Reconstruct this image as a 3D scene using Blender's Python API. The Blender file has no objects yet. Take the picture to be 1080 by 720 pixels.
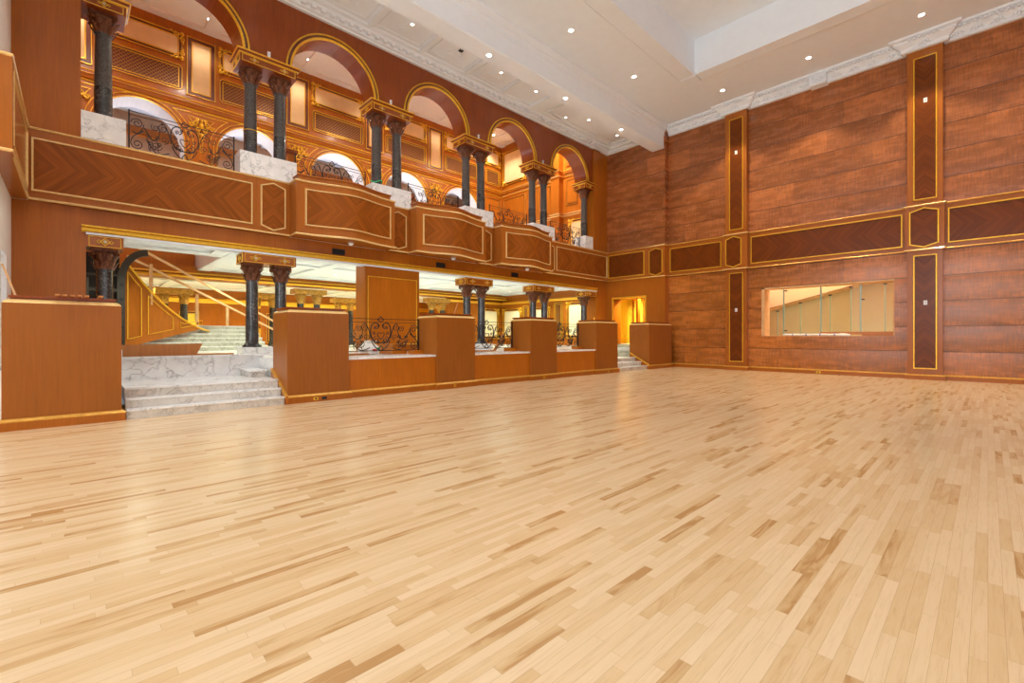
import bpy, math, random
from math import sin, cos, pi, radians, sqrt, atan2
random.seed(7)
SC = bpy.context.scene
COL = SC.collection
TAU = 2 * pi

# ------------------------------------------------------------------ materials
class NT:
    """small helper around a node tree"""
    def __init__(self, name):
        self.mat = bpy.data.materials.new(name)
        self.mat.use_nodes = True
        self.nt = self.mat.node_tree
        self.bsdf = self.nt.nodes['Principled BSDF']
        self.out = self.nt.nodes['Material Output']
    def node(self, t, **kw):
        n = self.nt.nodes.new(t)
        for k, v in kw.items():
            setattr(n, k, v)
        return n
    def link(self, a, b):
        self.nt.links.new(a, b)
    def put(self, sock, v):
        if hasattr(v, 'is_output') or isinstance(v, bpy.types.NodeSocket):
            self.link(v, sock)
        else:
            sock.default_value = v
    def m(self, op, a, b=None, c=None):
        n = self.node('ShaderNodeMath', operation=op)
        self.put(n.inputs[0], a)
        if b is not None: self.put(n.inputs[1], b)
        if c is not None: self.put(n.inputs[2], c)
        return n.outputs[0]
    def coords(self):
        t = self.node('ShaderNodeTexCoord')
        s = self.node('ShaderNodeSeparateXYZ')
        self.link(t.outputs['Object'], s.inputs[0])
        return t.outputs['Object'], s.outputs[0], s.outputs[1], s.outputs[2]
    def vec(self, x, y, z):
        n = self.node('ShaderNodeCombineXYZ')
        for i, v in enumerate((x, y, z)): self.put(n.inputs[i], v)
        return n.outputs[0]
    def noise(self, vec, scale=1.0, detail=3.0, rough=.55, dist=0.0):
        n = self.node('ShaderNodeTexNoise')
        self.link(vec, n.inputs['Vector'])
        n.inputs['Scale'].default_value = scale
        n.inputs['Detail'].default_value = detail
        n.inputs['Roughness'].default_value = rough
        n.inputs['Distortion'].default_value = dist
        return n.outputs['Fac']
    def white(self, vec):
        n = self.node('ShaderNodeTexWhiteNoise', noise_dimensions='3D')
        self.link(vec, n.inputs['Vector'])
        return n.outputs['Value']
    def ramp(self, fac, stops, interp='LINEAR'):
        n = self.node('ShaderNodeValToRGB')
        cr = n.color_ramp
        cr.interpolation = interp
        while len(cr.elements) < len(stops): cr.elements.new(.5)
        for e, (p, c) in zip(cr.elements, stops):
            e.position = p; e.color = (*c, 1)
        self.put(n.inputs[0], fac)
        return n.outputs[0]
    def mixc(self, fac, a, b, mode='MIX'):
        n = self.node('ShaderNodeMix', data_type='RGBA', blend_type=mode)
        self.put(n.inputs[0], fac)
        for s, v in ((n.inputs[6], a), (n.inputs[7], b)):
            if isinstance(v, tuple): s.default_value = (*v, 1)
            else: self.link(v, s)
        return n.outputs[2]
    def bump(self, h, strength=.3, dist=.01):
        n = self.node('ShaderNodeBump')
        n.inputs['Strength'].default_value = strength
        n.inputs['Distance'].default_value = dist
        self.link(h, n.inputs['Height'])
        self.link(n.outputs[0], self.bsdf.inputs['Normal'])
    def fin(self, col=None, rough=.5, metal=0.0, spec=.5, coat=0.0, coat_r=.1):
        b = self.bsdf
        if col is not None:
            if isinstance(col, tuple): b.inputs['Base Color'].default_value = (*col, 1)
            else: self.link(col, b.inputs['Base Color'])
        self.put(b.inputs['Roughness'], rough)
        b.inputs['Metallic'].default_value = metal
        b.inputs['Specular IOR Level'].default_value = spec
        b.inputs['Coat Weight'].default_value = coat
        b.inputs['Coat Roughness'].default_value = coat_r
        return self.mat

def scale_c(c, k): return tuple(min(1, x * k) for x in c)

def wood(name, base, var=.22, streak=45.0, rough=.3, coat=.25, blotch=.15):
    """vertical-grain veneer"""
    n = NT(name)
    o, x, y, z = n.coords()
    h = n.m('ADD', x, y)
    v1 = n.noise(n.vec(n.m('MULTIPLY', h, streak), n.m('MULTIPLY', z, 1.6), n.m('MULTIPLY', y, 3.0)), 1, 4, .6)
    v2 = n.noise(n.vec(n.m('MULTIPLY', h, 3.0), n.m('MULTIPLY', z, .5), 0.0), 1, 2)
    f = n.m('ADD', n.m('MULTIPLY', v1, .65), n.m('MULTIPLY', v2, .35))
    c = n.ramp(f, [(.28, scale_c(base, 1 - var)), (.5, base), (.72, scale_c(base, 1 + var))])
    v3 = n.noise(o, 1.3, 2)
    c = n.mixc(n.m('MULTIPLY', v3, blotch), c, scale_c(base, .55))
    n.fin(c, rough, 0, .28, coat * .35, .12)
    return n.mat

def board_wood(name, base, period, phase=0.0):
    """wide horizontal veneer boards with fine upright figure and a slight bow in each board"""
    n = NT(name)
    o, x, y, z = n.coords()
    h = n.m('ADD', x, y)
    q = n.m('DIVIDE', n.m('SUBTRACT', z, phase), period)
    row = n.m('FLOOR', q)
    fr = n.m('FRACT', q)
    seg = n.m('FLOOR', n.m('DIVIDE', n.m('ADD', h, n.m('MULTIPLY', row, 1.37)), 1.9))
    rnd = n.white(n.vec(row, seg, 3.0))
    rnd2 = n.white(n.vec(row, 7.0, 1.0))
    v1 = n.noise(n.vec(n.m('MULTIPLY', h, 26.0), n.m('ADD', n.m('MULTIPLY', z, 2.2), n.m('MULTIPLY', row, 9.0)), row), 1, 5, .65)
    v2 = n.noise(n.vec(n.m('MULTIPLY', h, 1.3), n.m('MULTIPLY', z, 5.0), row), 1, 4, .6)
    f = n.m('ADD', n.m('MULTIPLY', v1, .44), n.m('ADD', n.m('MULTIPLY', v2, .36), n.m('MULTIPLY', n.m('ADD', rnd, rnd2), .10)))
    c = n.ramp(f, [(.36, scale_c(base, .55)), (.5, base), (.63, scale_c(base, 1.7))])
    edge = n.m('LESS_THAN', fr, .026)
    c = n.mixc(edge, c, scale_c(base, .22))
    # bowed board: height falls to the joints
    d = n.m('SUBTRACT', fr, .5)
    bow = n.m('MULTIPLY', n.m('MULTIPLY', d, d), -1.0)
    wav = n.noise(n.vec(n.m('MULTIPLY', h, .35), n.m('MULTIPLY', z, .5), row), 1, 1)
    n.bump(n.m('ADD', bow, n.m('MULTIPLY', wav, .35)), .9, .065)
    rg = n.m('ADD', .17, n.m('MULTIPLY', v2, .20))
    n.fin(c, rg, 0, .45, .12, .15)
    return n.mat

def matched(name, base, plane, freq=48.0, rough=.26):
    """book-matched veneer: diagonal grain meeting in an X at the origin of the panel"""
    n = NT(name)
    o, x, y, z = n.coords()
    a = n.m('ABSOLUTE', x if plane == 'Y' else y)
    b = n.m('ABSOLUTE', z)
    s = n.m('SUBTRACT', a, b)
    t = n.m('ADD', a, b)
    v1 = n.noise(n.vec(n.m('MULTIPLY', s, freq), n.m('MULTIPLY', t, .7), 0.0), 1, 4, .62)
    v2 = n.noise(n.vec(n.m('MULTIPLY', s, 7.0), n.m('MULTIPLY', t, .3), 5.0), 1, 2)
    f = n.m('ADD', n.m('MULTIPLY', v1, .6), n.m('MULTIPLY', v2, .4))
    c = n.ramp(f, [(.3, scale_c(base, .5)), (.5, base), (.7, scale_c(base, 1.6))])
    return n.fin(c, rough, 0, .2, .04, .12)

def plain(name, col, rough=.5, metal=0.0, spec=.5, coat=0.0):
    n = NT(name)
    return n.fin(col, rough, metal, spec, coat)

def noisy(name, col, amt=.25, scale=8.0, rough=.5, metal=0.0, bump=0.0, coat=0.0, spec=.5):
    n = NT(name)
    o, x, y, z = n.coords()
    v = n.noise(o, scale, 4)
    c = n.ramp(v, [(.3, scale_c(col, 1 - amt)), (.7, scale_c(col, 1 + amt))])
    if bump: n.bump(v, bump, .01)
    return n.fin(c, rough, metal, spec, coat)

def marble(name, base, vein, scale=1.2, width=.035, rough=.22, amt=.8):
    n = NT(name)
    o, x, y, z = n.coords()
    w = n.node('ShaderNodeTexNoise')
    n.link(o, w.inputs['Vector']); w.inputs['Scale'].default_value = scale * 1.6; w.inputs['Detail'].default_value = 4
    mv = n.node('ShaderNodeVectorMath', operation='MULTIPLY_ADD')
    n.link(w.outputs['Color'], mv.inputs[0]); mv.inputs[1].default_value = (.9, .9, .9); n.link(o, mv.inputs[2])
    vr = n.node('ShaderNodeTexVoronoi', feature='DISTANCE_TO_EDGE')
    n.link(mv.outputs[0], vr.inputs['Vector']); vr.inputs['Scale'].default_value = scale * 1.5
    f = n.ramp(vr.outputs['Distance'], [(0.0, (1, 1, 1)), (width, (.25, .25, .25)), (width * 3, (0, 0, 0))])
    mod = n.noise(o, scale * 1.1, 2)
    f2 = n.m('MULTIPLY', f, n.m('MULTIPLY', n.m('SUBTRACT', mod, .32), 3.0 * amt))
    f2n = n.m('MINIMUM', n.m('MAXIMUM', f2, 0.0), 1.0)
    cl = n.noise(o, scale * 3, 5)
    b = n.ramp(cl, [(.3, scale_c(base, .9)), (.7, scale_c(base, 1.05))])
    c = n.mixc(f2n, b, vein)
    return n.fin(c, rough, 0, .5, .15, .1)

def maple(name):
    n = NT(name)
    o, x, y, z = n.coords()
    W = .058
    r = n.m('FLOOR', n.m('DIVIDE', x, W))
    fx = n.m('FRACT', n.m('DIVIDE', x, W))
    rr = n.white(n.vec(r, 2.0, 5.0))
    ln = n.m('ADD', .38, n.m('MULTIPLY', n.white(n.vec(r, 9.0, 1.0)), .75))
    q = n.m('DIVIDE', n.m('ADD', y, n.m('MULTIPLY', rr, 7.3)), ln)
    k = n.m('FLOOR', q)
    fy = n.m('MULTIPLY', n.m('FRACT', q), ln)
    rnd = n.white(n.vec(r, k, 0.5))
    rnd2 = n.white(n.vec(r, k, 8.5))
    g = n.noise(n.vec(n.m('MULTIPLY', x, 70.0), n.m('ADD', n.m('MULTIPLY', y, 3.5), n.m('MULTIPLY', rnd, 50.0)), k), 1, 4, .6, .6)
    g2 = n.noise(n.vec(n.m('MULTIPLY', x, 14.0), n.m('ADD', n.m('MULTIPLY', y, 2.0), n.m('MULTIPLY', rnd2, 30.0)), k), 1, 3, .5, 1.2)
    tone = n.m('ADD', rnd, n.m('MULTIPLY', n.m('SUBTRACT', g2, .5), .55))
    c = n.ramp(tone, [(0.0, (.80, .60, .36)), (.5, (.76, .55, .31)), (.84, (.71, .485, .25)), (.96, (.61, .385, .17)), (1.0, (.50, .28, .105))])
    c = n.mixc(n.m('MULTIPLY', n.m('MAXIMUM', n.m('SUBTRACT', g, .5), 0.0), 1.1), c, (.46, .24, .095))
    ex = n.m('MINIMUM', fx, n.m('SUBTRACT', 1.0, fx))
    gap = n.m('MAXIMUM', n.m('LESS_THAN', ex, .014), n.m('LESS_THAN', fy, .0016))
    c = n.mixc(n.m('MULTIPLY', gap, .45), c, (.30, .15, .06))
    rg = n.m('ADD', .17, n.m('MULTIPLY', g, .12))
    n.fin(c, rg, 0, .5, 0, .1)
    return n.mat

def emis(name, col, strength):
    n = NT(name)
    n.bsdf.inputs['Base Color'].default_value = (.8, .8, .8, 1)
    n.bsdf.inputs['Emission Color'].default_value = (*col, 1)
    n.bsdf.inputs['Emission Strength'].default_value = strength
    return n.mat

W0 = (.36, .105, .027)
M = {
 'floor': maple('maple_strip_floor'),
 'wall_hi': board_wood('wall_veneer_boards_upper', (.31, .098, .027), .845),
 'wall_lo': board_wood('wall_veneer_boards_lower', (.37, .118, .018), .81),
 'wood': wood('cherry_veneer', (.42, .118, .008)),
 'wood_red': wood('red_cherry_veneer', (.27, .058, .010), .2, 22, .26, .35),
 'wood_org': wood('amber_veneer', (.50, .140, .006), .18, 30),
 'ped': wood('pedestal_veneer', (.35, .105, .012), .16, 30, .34, .05, .3),
 'rail': wood('moulding_wood', (.40, .118, .016), .15, 30, .25, .4),
 'gal': wood('gallery_wood', (.44, .128, .010), .2, 20, .3, .3),
 'matchY': matched('matched_veneer_back', (.16, .037, .004), 'Y'),
 'matchX': matched('matched_veneer_side', (.29, .078, .009), 'X'),
 'dark': plain('dark_border_wood', (.16, .034, .014), .35),
 'gold': noisy('gilded_moulding', (.92, .50, .035), .15, 20, .30, .5),
 'pale_gold': noisy('pale_gold_bead', (.90, .60, .22), .1, 20, .25, .25, coat=.5),
 'marble': marble('white_marble', (.90, .895, .87), (.34, .33, .32), 1.6, .03),
 'marble_w': marble('warm_marble_riser', (.72, .66, .58), (.25, .21, .18), 2.4, .05),
 'marble_g': marble('green_grey_marble_steps', (.60, .60, .49), (.22, .20, .15), 2.6, .09),
 'black': marble('black_marble_column', (.042, .040, .040), (.42, .38, .34), 4.5, .02, .14, .9),
 'blackrough': noisy('unpolished_black_marble', (.085, .075, .068), .45, 22, .42, 0, .3),
 'cap': noisy('carved_brown_capital', (.16, .047, .014), .6, 30, .5, 0, 1.0),
 'plaster': noisy('white_plaster', (.85, .89, .94), .015, 3, .65),
 'plaster_warm': noisy('warm_plaster', (.90, .84, .78), .02, 3, .65),
 'cream': noisy('cream_fabric_panel', (.84, .58, .29), .07, 2.5, .7),
 'cream2': noisy('pale_cream_panel', (.85, .72, .46), .06, 2.5, .7),
 'yellow': noisy('yellow_silk_wall', (.88, .66, .07), .08, 3, .55),
 'iron': plain('wrought_iron', (.018, .016, .018), .42, .5),
 'void': plain('unfinished_black_wall', (.012, .010, .009), .8),
 'darkmetal': plain('dark_steel_frame', (.05, .04, .03), .5, .3),
 'white': plain('white_plastic', (.85, .85, .83), .4),
 'blackp': plain('black_plastic', (.012, .012, .012), .5),
 'oldgold': noisy('aged_gold', (.50, .26, .04), .4, 12, .45, .3),
 'satin_gold': noisy('satin_gold_strip', (.66, .34, .05), .15, 14, .3, .3),
 'tan': noisy('tan_plaster', (.55, .36, .22), .1, 4, .6),
 'timber': noisy('raw_timber', (.72, .42, .19), .12, 6, .6),
 'board': wood('loose_veneer_board', (.52, .20, .055), .2, 18, .4, .1),
 'lattice': plain('brass_lattice', (.50, .24, .045), .35, .5),
 'glass_edge': plain('green_glass_edge', (.30, .46, .34), .2),
 'peach': plain('peach_ceiling_paint', (.80, .50, .27), .6),
 'beige': noisy('beige_wall_paint', (.80, .66, .38), .03, 2, .65),
 'lamp': emis('lit_lamp_lens', (1.0, .93, .82), 14),
 'lampc': emis('lit_cool_lens', (.95, .97, 1.0), 14),
 'cloth': noisy('white_plastic_sheet', (.80, .78, .72), .1, 14, .5, 0, .5),
 'blue': plain('blue_tie', (.03, .08, .5), .5),
 'green': plain('green_tape', (.02, .45, .16), .5),
 'redp': plain('red_wrapper', (.6, .03, .03), .5),
 'stone': plain('pale_inlay_stone', (.55, .55, .52), .2),
}
def glass():
    n = NT('clear_glass')
    n.bsdf.inputs['Base Color'].default_value = (.93, .98, .95, 1)
    n.bsdf.inputs['Roughness'].default_value = .02
    tr = n.node('ShaderNodeBsdfTransparent'); tr.inputs[0].default_value = (.95, .99, .96, 1)
    gl = n.node('ShaderNodeBsdfGlossy'); gl.inputs['Roughness'].default_value = .03
    mx = n.node('ShaderNodeMixShader'); mx.inputs[0].default_value = .004
    n.link(tr.outputs[0], mx.inputs[1]); n.link(gl.outputs[0], mx.inputs[2]); n.link(mx.outputs[0], n.out.inputs[0])
    return n.mat
M['glass'] = glass()

# ------------------------------------------------------------------ mesh builder
class MB:
    def __init__(self): self.v = []; self.f = []; self.smooth = False
    def add(self, vs, fs):
        b = len(self.v); self.v += [tuple(p) for p in vs]; self.f += [tuple(i + b for i in f) for f in fs]; return self
    def box(self, x0, x1, y0, y1, z0, z1):
        vs = [(x, y, z) for z in (z0, z1) for y in (y0, y1) for x in (x0, x1)]
        return self.add(vs, [(0, 2, 3, 1), (4, 5, 7, 6), (0, 1, 5, 4), (2, 6, 7, 3), (0, 4, 6, 2), (1, 3, 7, 5)])
    def quad(self, a, b, c, d): return self.add([a, b, c, d], [(0, 1, 2, 3)])
    def prism(self, pts, fn, lo, hi):
        """polygon pts (a,b) extruded between lo and hi by fn(a,b,d)"""
        n = len(pts)
        self.add([fn(a, b, lo) for a, b in pts] + [fn(a, b, hi) for a, b in pts],
                 [tuple(range(n))[::-1], tuple(range(n, 2 * n))] + [(i, (i + 1) % n, n + (i + 1) % n, n + i) for i in range(n)])
        return self
    def lathe(self, prof, n=16, cx=0, cy=0, cz=0, caps=True, ph=0.0):
        vs = []
        for r, z in prof:
            for i in range(n):
                t = ph + TAU * i / n
                vs.append((cx + r * cos(t), cy + r * sin(t), cz + z))
        fs = []
        for j in range(len(prof) - 1):
            for i in range(n):
                k = (i + 1) % n
                fs.append((j * n + i, j * n + k, (j + 1) * n + k, (j + 1) * n + i))
        if caps:
            fs.append(tuple(range(n))[::-1]); fs.append(tuple(range((len(prof) - 1) * n, len(prof) * n)))
        return self.add(vs, fs)
    def tube(self, pts, r, n=4, closed=False):
        """round or square bar along pts"""
        m = len(pts)
        vs = []
        for i, p in enumerate(pts):
            a = pts[(i - 1) % m] if (closed or i > 0) else p
            b = pts[(i + 1) % m] if (closed or i < m - 1) else p
            t = [b[k] - a[k] for k in range(3)]
            l = sqrt(sum(c * c for c in t)) or 1; t = [c / l for c in t]
            up = (0, 0, 1) if abs(t[2]) < .9 else ((1, 0, 0) if abs(t[0]) < .9 else (0, 1, 0))
            s = (t[1] * up[2] - t[2] * up[1], t[2] * up[0] - t[0] * up[2], t[0] * up[1] - t[1] * up[0])
            l = sqrt(sum(c * c for c in s)) or 1; s = [c / l for c in s]
            u = (s[1] * t[2] - s[2] * t[1], s[2] * t[0] - s[0] * t[2], s[0] * t[1] - s[1] * t[0])
            rr = r[i] if isinstance(r, (list, tuple)) else r
            for k in range(n):
                an = TAU * (k + .5) / n
                vs.append(tuple(p[j] + rr * (cos(an) * s[j] + sin(an) * u[j]) for j in range(3)))
        fs = []
        for i in range(m if closed else m - 1):
            i2 = (i + 1) % m
            for k in range(n):
                k2 = (k + 1) % n
                fs.append((i * n + k, i * n + k2, i2 * n + k2, i2 * n + k))
        if not closed:
            fs.append(tuple(range(n))[::-1]); fs.append(tuple(range((m - 1) * n, m * n)))
        return self.add(vs, fs)
    def ball(self, c, r, n=8, sz=1.0):
        prof = [(max(.0005, r * sin(pi * i / (n // 2 + 2))), -r * sz * cos(pi * i / (n // 2 + 2))) for i in range(n // 2 + 3)]
        return self.lathe(prof, n, c[0], c[1], c[2], False)
    def sweep(self, path, prof, closed=False):
        """prof (out,z) carried along horizontal path (x,y) with mitred corners; out is to the right of travel"""
        m = len(path); n = len(prof); vs = []
        def nrm(a, b):
            dx, dy = b[0] - a[0], b[1] - a[1]; l = sqrt(dx * dx + dy * dy); return (dy / l, -dx / l)
        for i, p in enumerate(path):
            ns = []
            if i > 0 or closed: ns.append(nrm(path[(i - 1) % m], p))
            if i < m - 1 or closed: ns.append(nrm(p, path[(i + 1) % m]))
            if len(ns) == 2:
                sx, sy = ns[0][0] + ns[1][0], ns[0][1] + ns[1][1]
                k = 2 / max(.2, sx * sx + sy * sy)
                nx, ny = sx * k, sy * k
            else: nx, ny = ns[0]
            for o, z in prof: vs.append((p[0] + nx * o, p[1] + ny * o, z))
        fs = []
        for i in range(m if closed else m - 1):
            i2 = (i + 1) % m
            for k in range(n):
                k2 = (k + 1) % n
                fs.append((i * n + k, i2 * n + k, i2 * n + k2, i * n + k2))
        if not closed:
            fs.append(tuple(range(n))); fs.append(tuple(range((m - 1) * n, m * n))[::-1])
        return self.add(vs, fs)
    def build(self, name, mat, parent=None, origin=(0, 0, 0), smooth=False):
        me = bpy.data.meshes.new(name)
        ox, oy, oz = origin
        me.from_pydata([(x - ox, y - oy, z - oz) for x, y, z in self.v], [], self.f)
        me.materials.append(M[mat] if isinstance(mat, str) else mat)
        if smooth:
            for p in me.polygons: p.use_smooth = True
            try: me.set_sharp_from_angle(angle=radians(40))
            except Exception: pass
        me.validate(); me.update()
        o = bpy.data.objects.new(name, me)
        COL.objects.link(o)
        if parent is not None:
            po = world_of(parent)
            o.parent = parent
            o.location = (ox - po[0], oy - po[1], oz - po[2])
        else: o.location = origin
        WORLD[o.name] = origin
        return o
WORLD = {}
def world_of(o): return WORLD.get(o.name, tuple(o.location))
def fixn(mb, *a, **k):
    o = mb.build(*a, **k)
    import bmesh
    bm = bmesh.new(); bm.from_mesh(o.data); bmesh.ops.recalc_face_normals(bm, faces=bm.faces); bm.to_mesh(o.data); bm.free()
    return o
def tag(o, label=None, cat=None, group=None, kind=None):
    if label: o['label'] = label
    if cat: o['category'] = cat
    if group: o['group'] = group
    if kind: o['kind'] = kind
    return o
def thing(name, loc, label, cat, group=None):
    o = bpy.data.objects.new(name, None); COL.objects.link(o); o.location = loc
    o.empty_display_size = .1
    WORLD[o.name] = tuple(loc)
    return tag(o, label, cat, group)
def struct(name, mb, mat, origin=(0, 0, 0), parent=None, smooth=False):
    o = fixn(mb, name, mat, parent, origin, smooth)
    if parent is None: o['kind'] = 'structure'
    return o
KIDS = {}
def kids(o): return [c for c in bpy.data.objects if c.parent == o]
def copy_tree(o, loc=None, label=None, group=None, parent=None):
    c = o.copy(); COL.objects.link(c)
    if parent is not None: c.parent = parent
    for ch in kids_list(o): copy_tree(ch, parent=c)
    if loc is not None: c.location = loc; WORLD[c.name] = tuple(loc)
    if label: c['label'] = label
    if group: c['group'] = group
    return c
def kids_list(o): return list(o.children)

# panel planes: fn(a, b, d) with d = distance out of the wall
def PX(c): return lambda a, b, d: (c + d, a, b)          # faces +x, a = y
def PXn(c): return lambda a, b, d: (c - d, a, b)         # faces -x
def PY(c): return lambda a, b, d: (a, c - d, b)          # faces -y, a = x
def PYp(c): return lambda a, b, d: (a, c + d, b)         # faces +y
def inset(poly, w):
    n = len(poly); area = sum(poly[i][0] * poly[(i + 1) % n][1] - poly[(i + 1) % n][0] * poly[i][1] for i in range(n))
    sg = 1 if area > 0 else -1
    out = []
    for i in range(n):
        p0, p, p1 = poly[i - 1], poly[i], poly[(i + 1) % n]
        def nn(a, b):
            dx, dy = b[0] - a[0], b[1] - a[1]; l = sqrt(dx * dx + dy * dy); return (-dy / l * sg, dx / l * sg)
        a, b = nn(p0, p), nn(p, p1)
        sx, sy = a[0] + b[0], a[1] + b[1]; k = 2 / max(.35, sx * sx + sy * sy)
        out.append((p[0] + sx * k * w, p[1] + sy * k * w))
    return out
def rect(a0, a1, b0, b1): return [(a0, b0), (a1, b0), (a1, b1), (a0, b1)]
def hexa(a0, a1, b0, b1, k=.12): 
    m = (a0 + a1) / 2
    return [(a0, b0 + k), (m, b0), (a1, b0 + k), (a1, b1 - k), (m, b1), (a0, b1 - k)]
def subdiv(poly, step):
    out = []
    n = len(poly)
    for i in range(n):
        a, b = poly[i], poly[(i + 1) % n]
        k = max(1, int(abs(b[0] - a[0]) / step))
        for j in range(k): out.append((a[0] + (b[0] - a[0]) * j / k, a[1] + (b[1] - a[1]) * j / k))
    return out
def strip(mb, fn, poly, w, d, d0=0.0, step=None):
    """raised bead following a closed polygon: rounded profile of width w"""
    o = poly; q = inset(poly, w * .25); r = inset(poly, w * .75); s = inset(poly, w)
    rings = [(o, d0), (q, d), (r, d), (s, d0)]
    if step: rings = [(subdiv_like(poly, g, step), dd) for g, dd in rings]
    n = len(rings[0][0]); vs = []
    for g, dd in rings: vs += [fn(a, b, dd) for a, b in g]
    fs = [(k * n + i, k * n + (i + 1) % n, (k + 1) * n + (i + 1) % n, (k + 1) * n + i) for k in range(3) for i in range(n)]
    mb.add(vs, fs); return mb
def subdiv_like(base, poly, step):
    out = []; n = len(base)
    for i in range(n):
        k = max(1, int(abs(base[(i + 1) % n][0] - base[i][0]) / step))
        a, b = poly[i], poly[(i + 1) % n]
        for j in range(k): out.append((a[0] + (b[0] - a[0]) * j / k, a[1] + (b[1] - a[1]) * j / k))
    return out
def spiral(c, r0, r1, a0, turns, n=14):
    return [(c[0] + (r0 + (r1 - r0) * i / n) * cos(a0 + turns * TAU * i / n), c[1] + (r0 + (r1 - r0) * i / n) * sin(a0 + turns * TAU * i / n)) for i in range(n + 1)]

ORD = ['first', 'second', 'third', 'fourth', 'fifth', 'sixth', 'seventh', 'eighth', 'ninth', 'tenth']

# ------------------------------------------------------------------ key positions
XL = -13.44      # long side wall with the arcade
XP = -10.0       # front of the pedestals
YA = 19.6; YB = 19.95; YP = 19.75
YE = -.92        # end wall on the left
ZB0, ZB1 = 4.16, 5.65
PER = 3.67
PAIRS = [3.79, 7.46, 11.14, 14.80]
ARCH = [1.93, 5.60, 9.28, 12.95, 16.63]
TF = .90         # terrace floor
XR, YF = 7.5, -9.0   # right and front walls (outside the picture)
ZC = 11.05       # main ceiling
GX = -21.4       # gallery rear wall
GC = 13.4        # gallery ceiling

def bead(b, path, z, r=.028, out=.0):
    b.sweep(path, [(out - .01, z - r), (out + r * .8, z - r * .7), (out + r * 1.3, z), (out + r * .8, z + r * .7), (out - .01, z + r)])
# ------------------------------------------------------------------ shell
struct('floor', MB().box(-10.45, XR, YF, YB + .3, -.15, 0), 'floor')
b = MB(); b.box(-10.3, -7.64, YB, YB + .3, 5.6, 11.3); b.box(-7.64, XR, YB, YB + .3, 5.6, 11.3)
struct('wall_back', b, 'wall_hi', (0, YB, 5.605))
b = MB(); b.box(-14.14, -10.28, YA, YB + .3, 5.6, 13.6)
struct('wall_back', b, 'wall_hi', (0, YA, 5.605))
WX0, WX1, WZ0, WZ1 = -6.30, -2.18, 1.40, 3.33
b = MB(); b.box(-10.3, WX0, YB, YB + .3, 0, 5.6); b.box(WX1, XR, YB, YB + .3, 0, 5.6)
b.box(WX0, WX1, YB, YB + .3, 0, WZ0); b.box(WX0, WX1, YB, YB + .3, WZ1, 5.6)
struct('wall_back', b, 'wall_lo', (0, YB, .09))
# wall beside the doorway, under the band
DX0, DX1, DZ = -13.05, -11.32, 3.25
b = MB(); b.box(-14.14, DX0, YA, YB + .3, 0, 5.6); b.box(DX1, -10.28, YA, YB + .3, 0, 5.6); b.box(DX0, DX1, YA, YB + .3, DZ, 5.6)
struct('wall_back', b, 'wood')
# end wall on the left with its doorway
b = MB(); b.box(-14.14, -12.6, YE - .3, YE, 0, 13.6); b.box(-11.75, -10.2, YE - .3, YE, 0, 11.2); b.box(-12.6, -11.75, YE - .3, YE, 2.9, 11.2)
b.box(-10.5, -10.2, YF, YE - .3, 0, 11.2)
struct('wall_left', b, 'plaster_warm')
b = MB(); b.box(-29.5, -14.14, YE - .3, YE, .6, 13.6)
struct('wall_left', b, 'gal')
# walls behind and right of the camera; tall windows added for light
def windowed(fn, a0, a1, wins, z0, z1, zt):
    b = MB(); cur = a0
    for s, e in wins:
        b.prism(rect(cur, s, 0, zt), fn, 0, .3); b.prism(rect(s, e, 0, z0), fn, 0, .3); b.prism(rect(s, e, z1, zt), fn, 0, .3); cur = e
    b.prism(rect(cur, a1, 0, zt), fn, 0, .3)
    return b
WR = [(-6.6, -3.4), (-1.0, 2.2), (4.6, 7.8), (10.2, 13.4)]
WF = [(-8.4, -5.2), (-2.9, .3), (2.7, 5.9)]
struct('wall_right', windowed(PXn(XR + .3), YF, YB + .3, WR, 1.0, 8.2, 11.2), 'wood')
struct('wall_front', windowed(PYp(YF - .3), -10.5, XR + .3, WF, 1.0, 8.2, 11.2), 'wood')
k = 0
for wl, mk in ((WR, 'r'), (WF, 'f')):
    for s, e in wl:
        k += 1
        fn = PXn(XR + .1) if mk == 'r' else PYp(YF - .1)
        b = MB()
        for t in range(4): a = s + (e - s - .08) * t / 3; b.prism(rect(a, a + .08, 1.0, 8.2), fn, -.04, .04)
        for t in range(7): z = 1.0 + (7.2 - .08) * t / 6; b.prism(rect(s, e, z, z + .08), fn, -.035, .035)
        w = struct('window_%d' % k, b, 'white')
        p = fixn(MB().prism(rect(s, e, 1.0, 8.2), fn, -.005, .005), 'window_pane', 'glass', w)

# arcade wall with round arches (upper level)
RA = 1.22; ZS = 8.87
def arch_wall(b, x0, x1, ylo, yhi, cy, r, zs, zt, n=28):
    pts = [(cy + r * cos(pi - pi * i / n), zs + r * sin(pi - pi * i / n)) for i in range(n + 1)]
    for x in (x0, x1):
        b.quad((x, ylo, zs), (x, cy - r, zs), (x, cy - r, zt), (x, ylo, zt))
        b.quad((x, cy + r, zs), (x, yhi, zs), (x, yhi, zt), (x, cy + r, zt))
        for i in range(n): 
            p, q = pts[i], pts[i + 1]
            b.quad((x, p[0], p[1]), (x, q[0], q[1]), (x, q[0], zt), (x, p[0], zt))
    return pts
b = MB(); cuts = [.08] + PAIRS + [18.36]
sof = MB()
for i, cy in enumerate(ARCH):
    pts = arch_wall(b, XL, XL - .70, cuts[i], cuts[i + 1], cy, RA, ZS, 11.3)
    for j in range(len(pts) - 1):
        p, q = pts[j], pts[j + 1]
        sof.quad((XL, p[0], p[1]), (XL - .7, p[0], p[1]), (XL - .7, q[0], q[1]), (XL, q[0], q[1]))
b.box(XL - .7, XL, .08, 18.36, 11.3, 13.6)
for i in range(1, 5):
    c = PAIRS[i - 1]; b.quad((XL, c - .62, ZS), (XL, c + .62, ZS), (XL - .7, c + .62, ZS), (XL - .7, c - .62, ZS))
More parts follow.
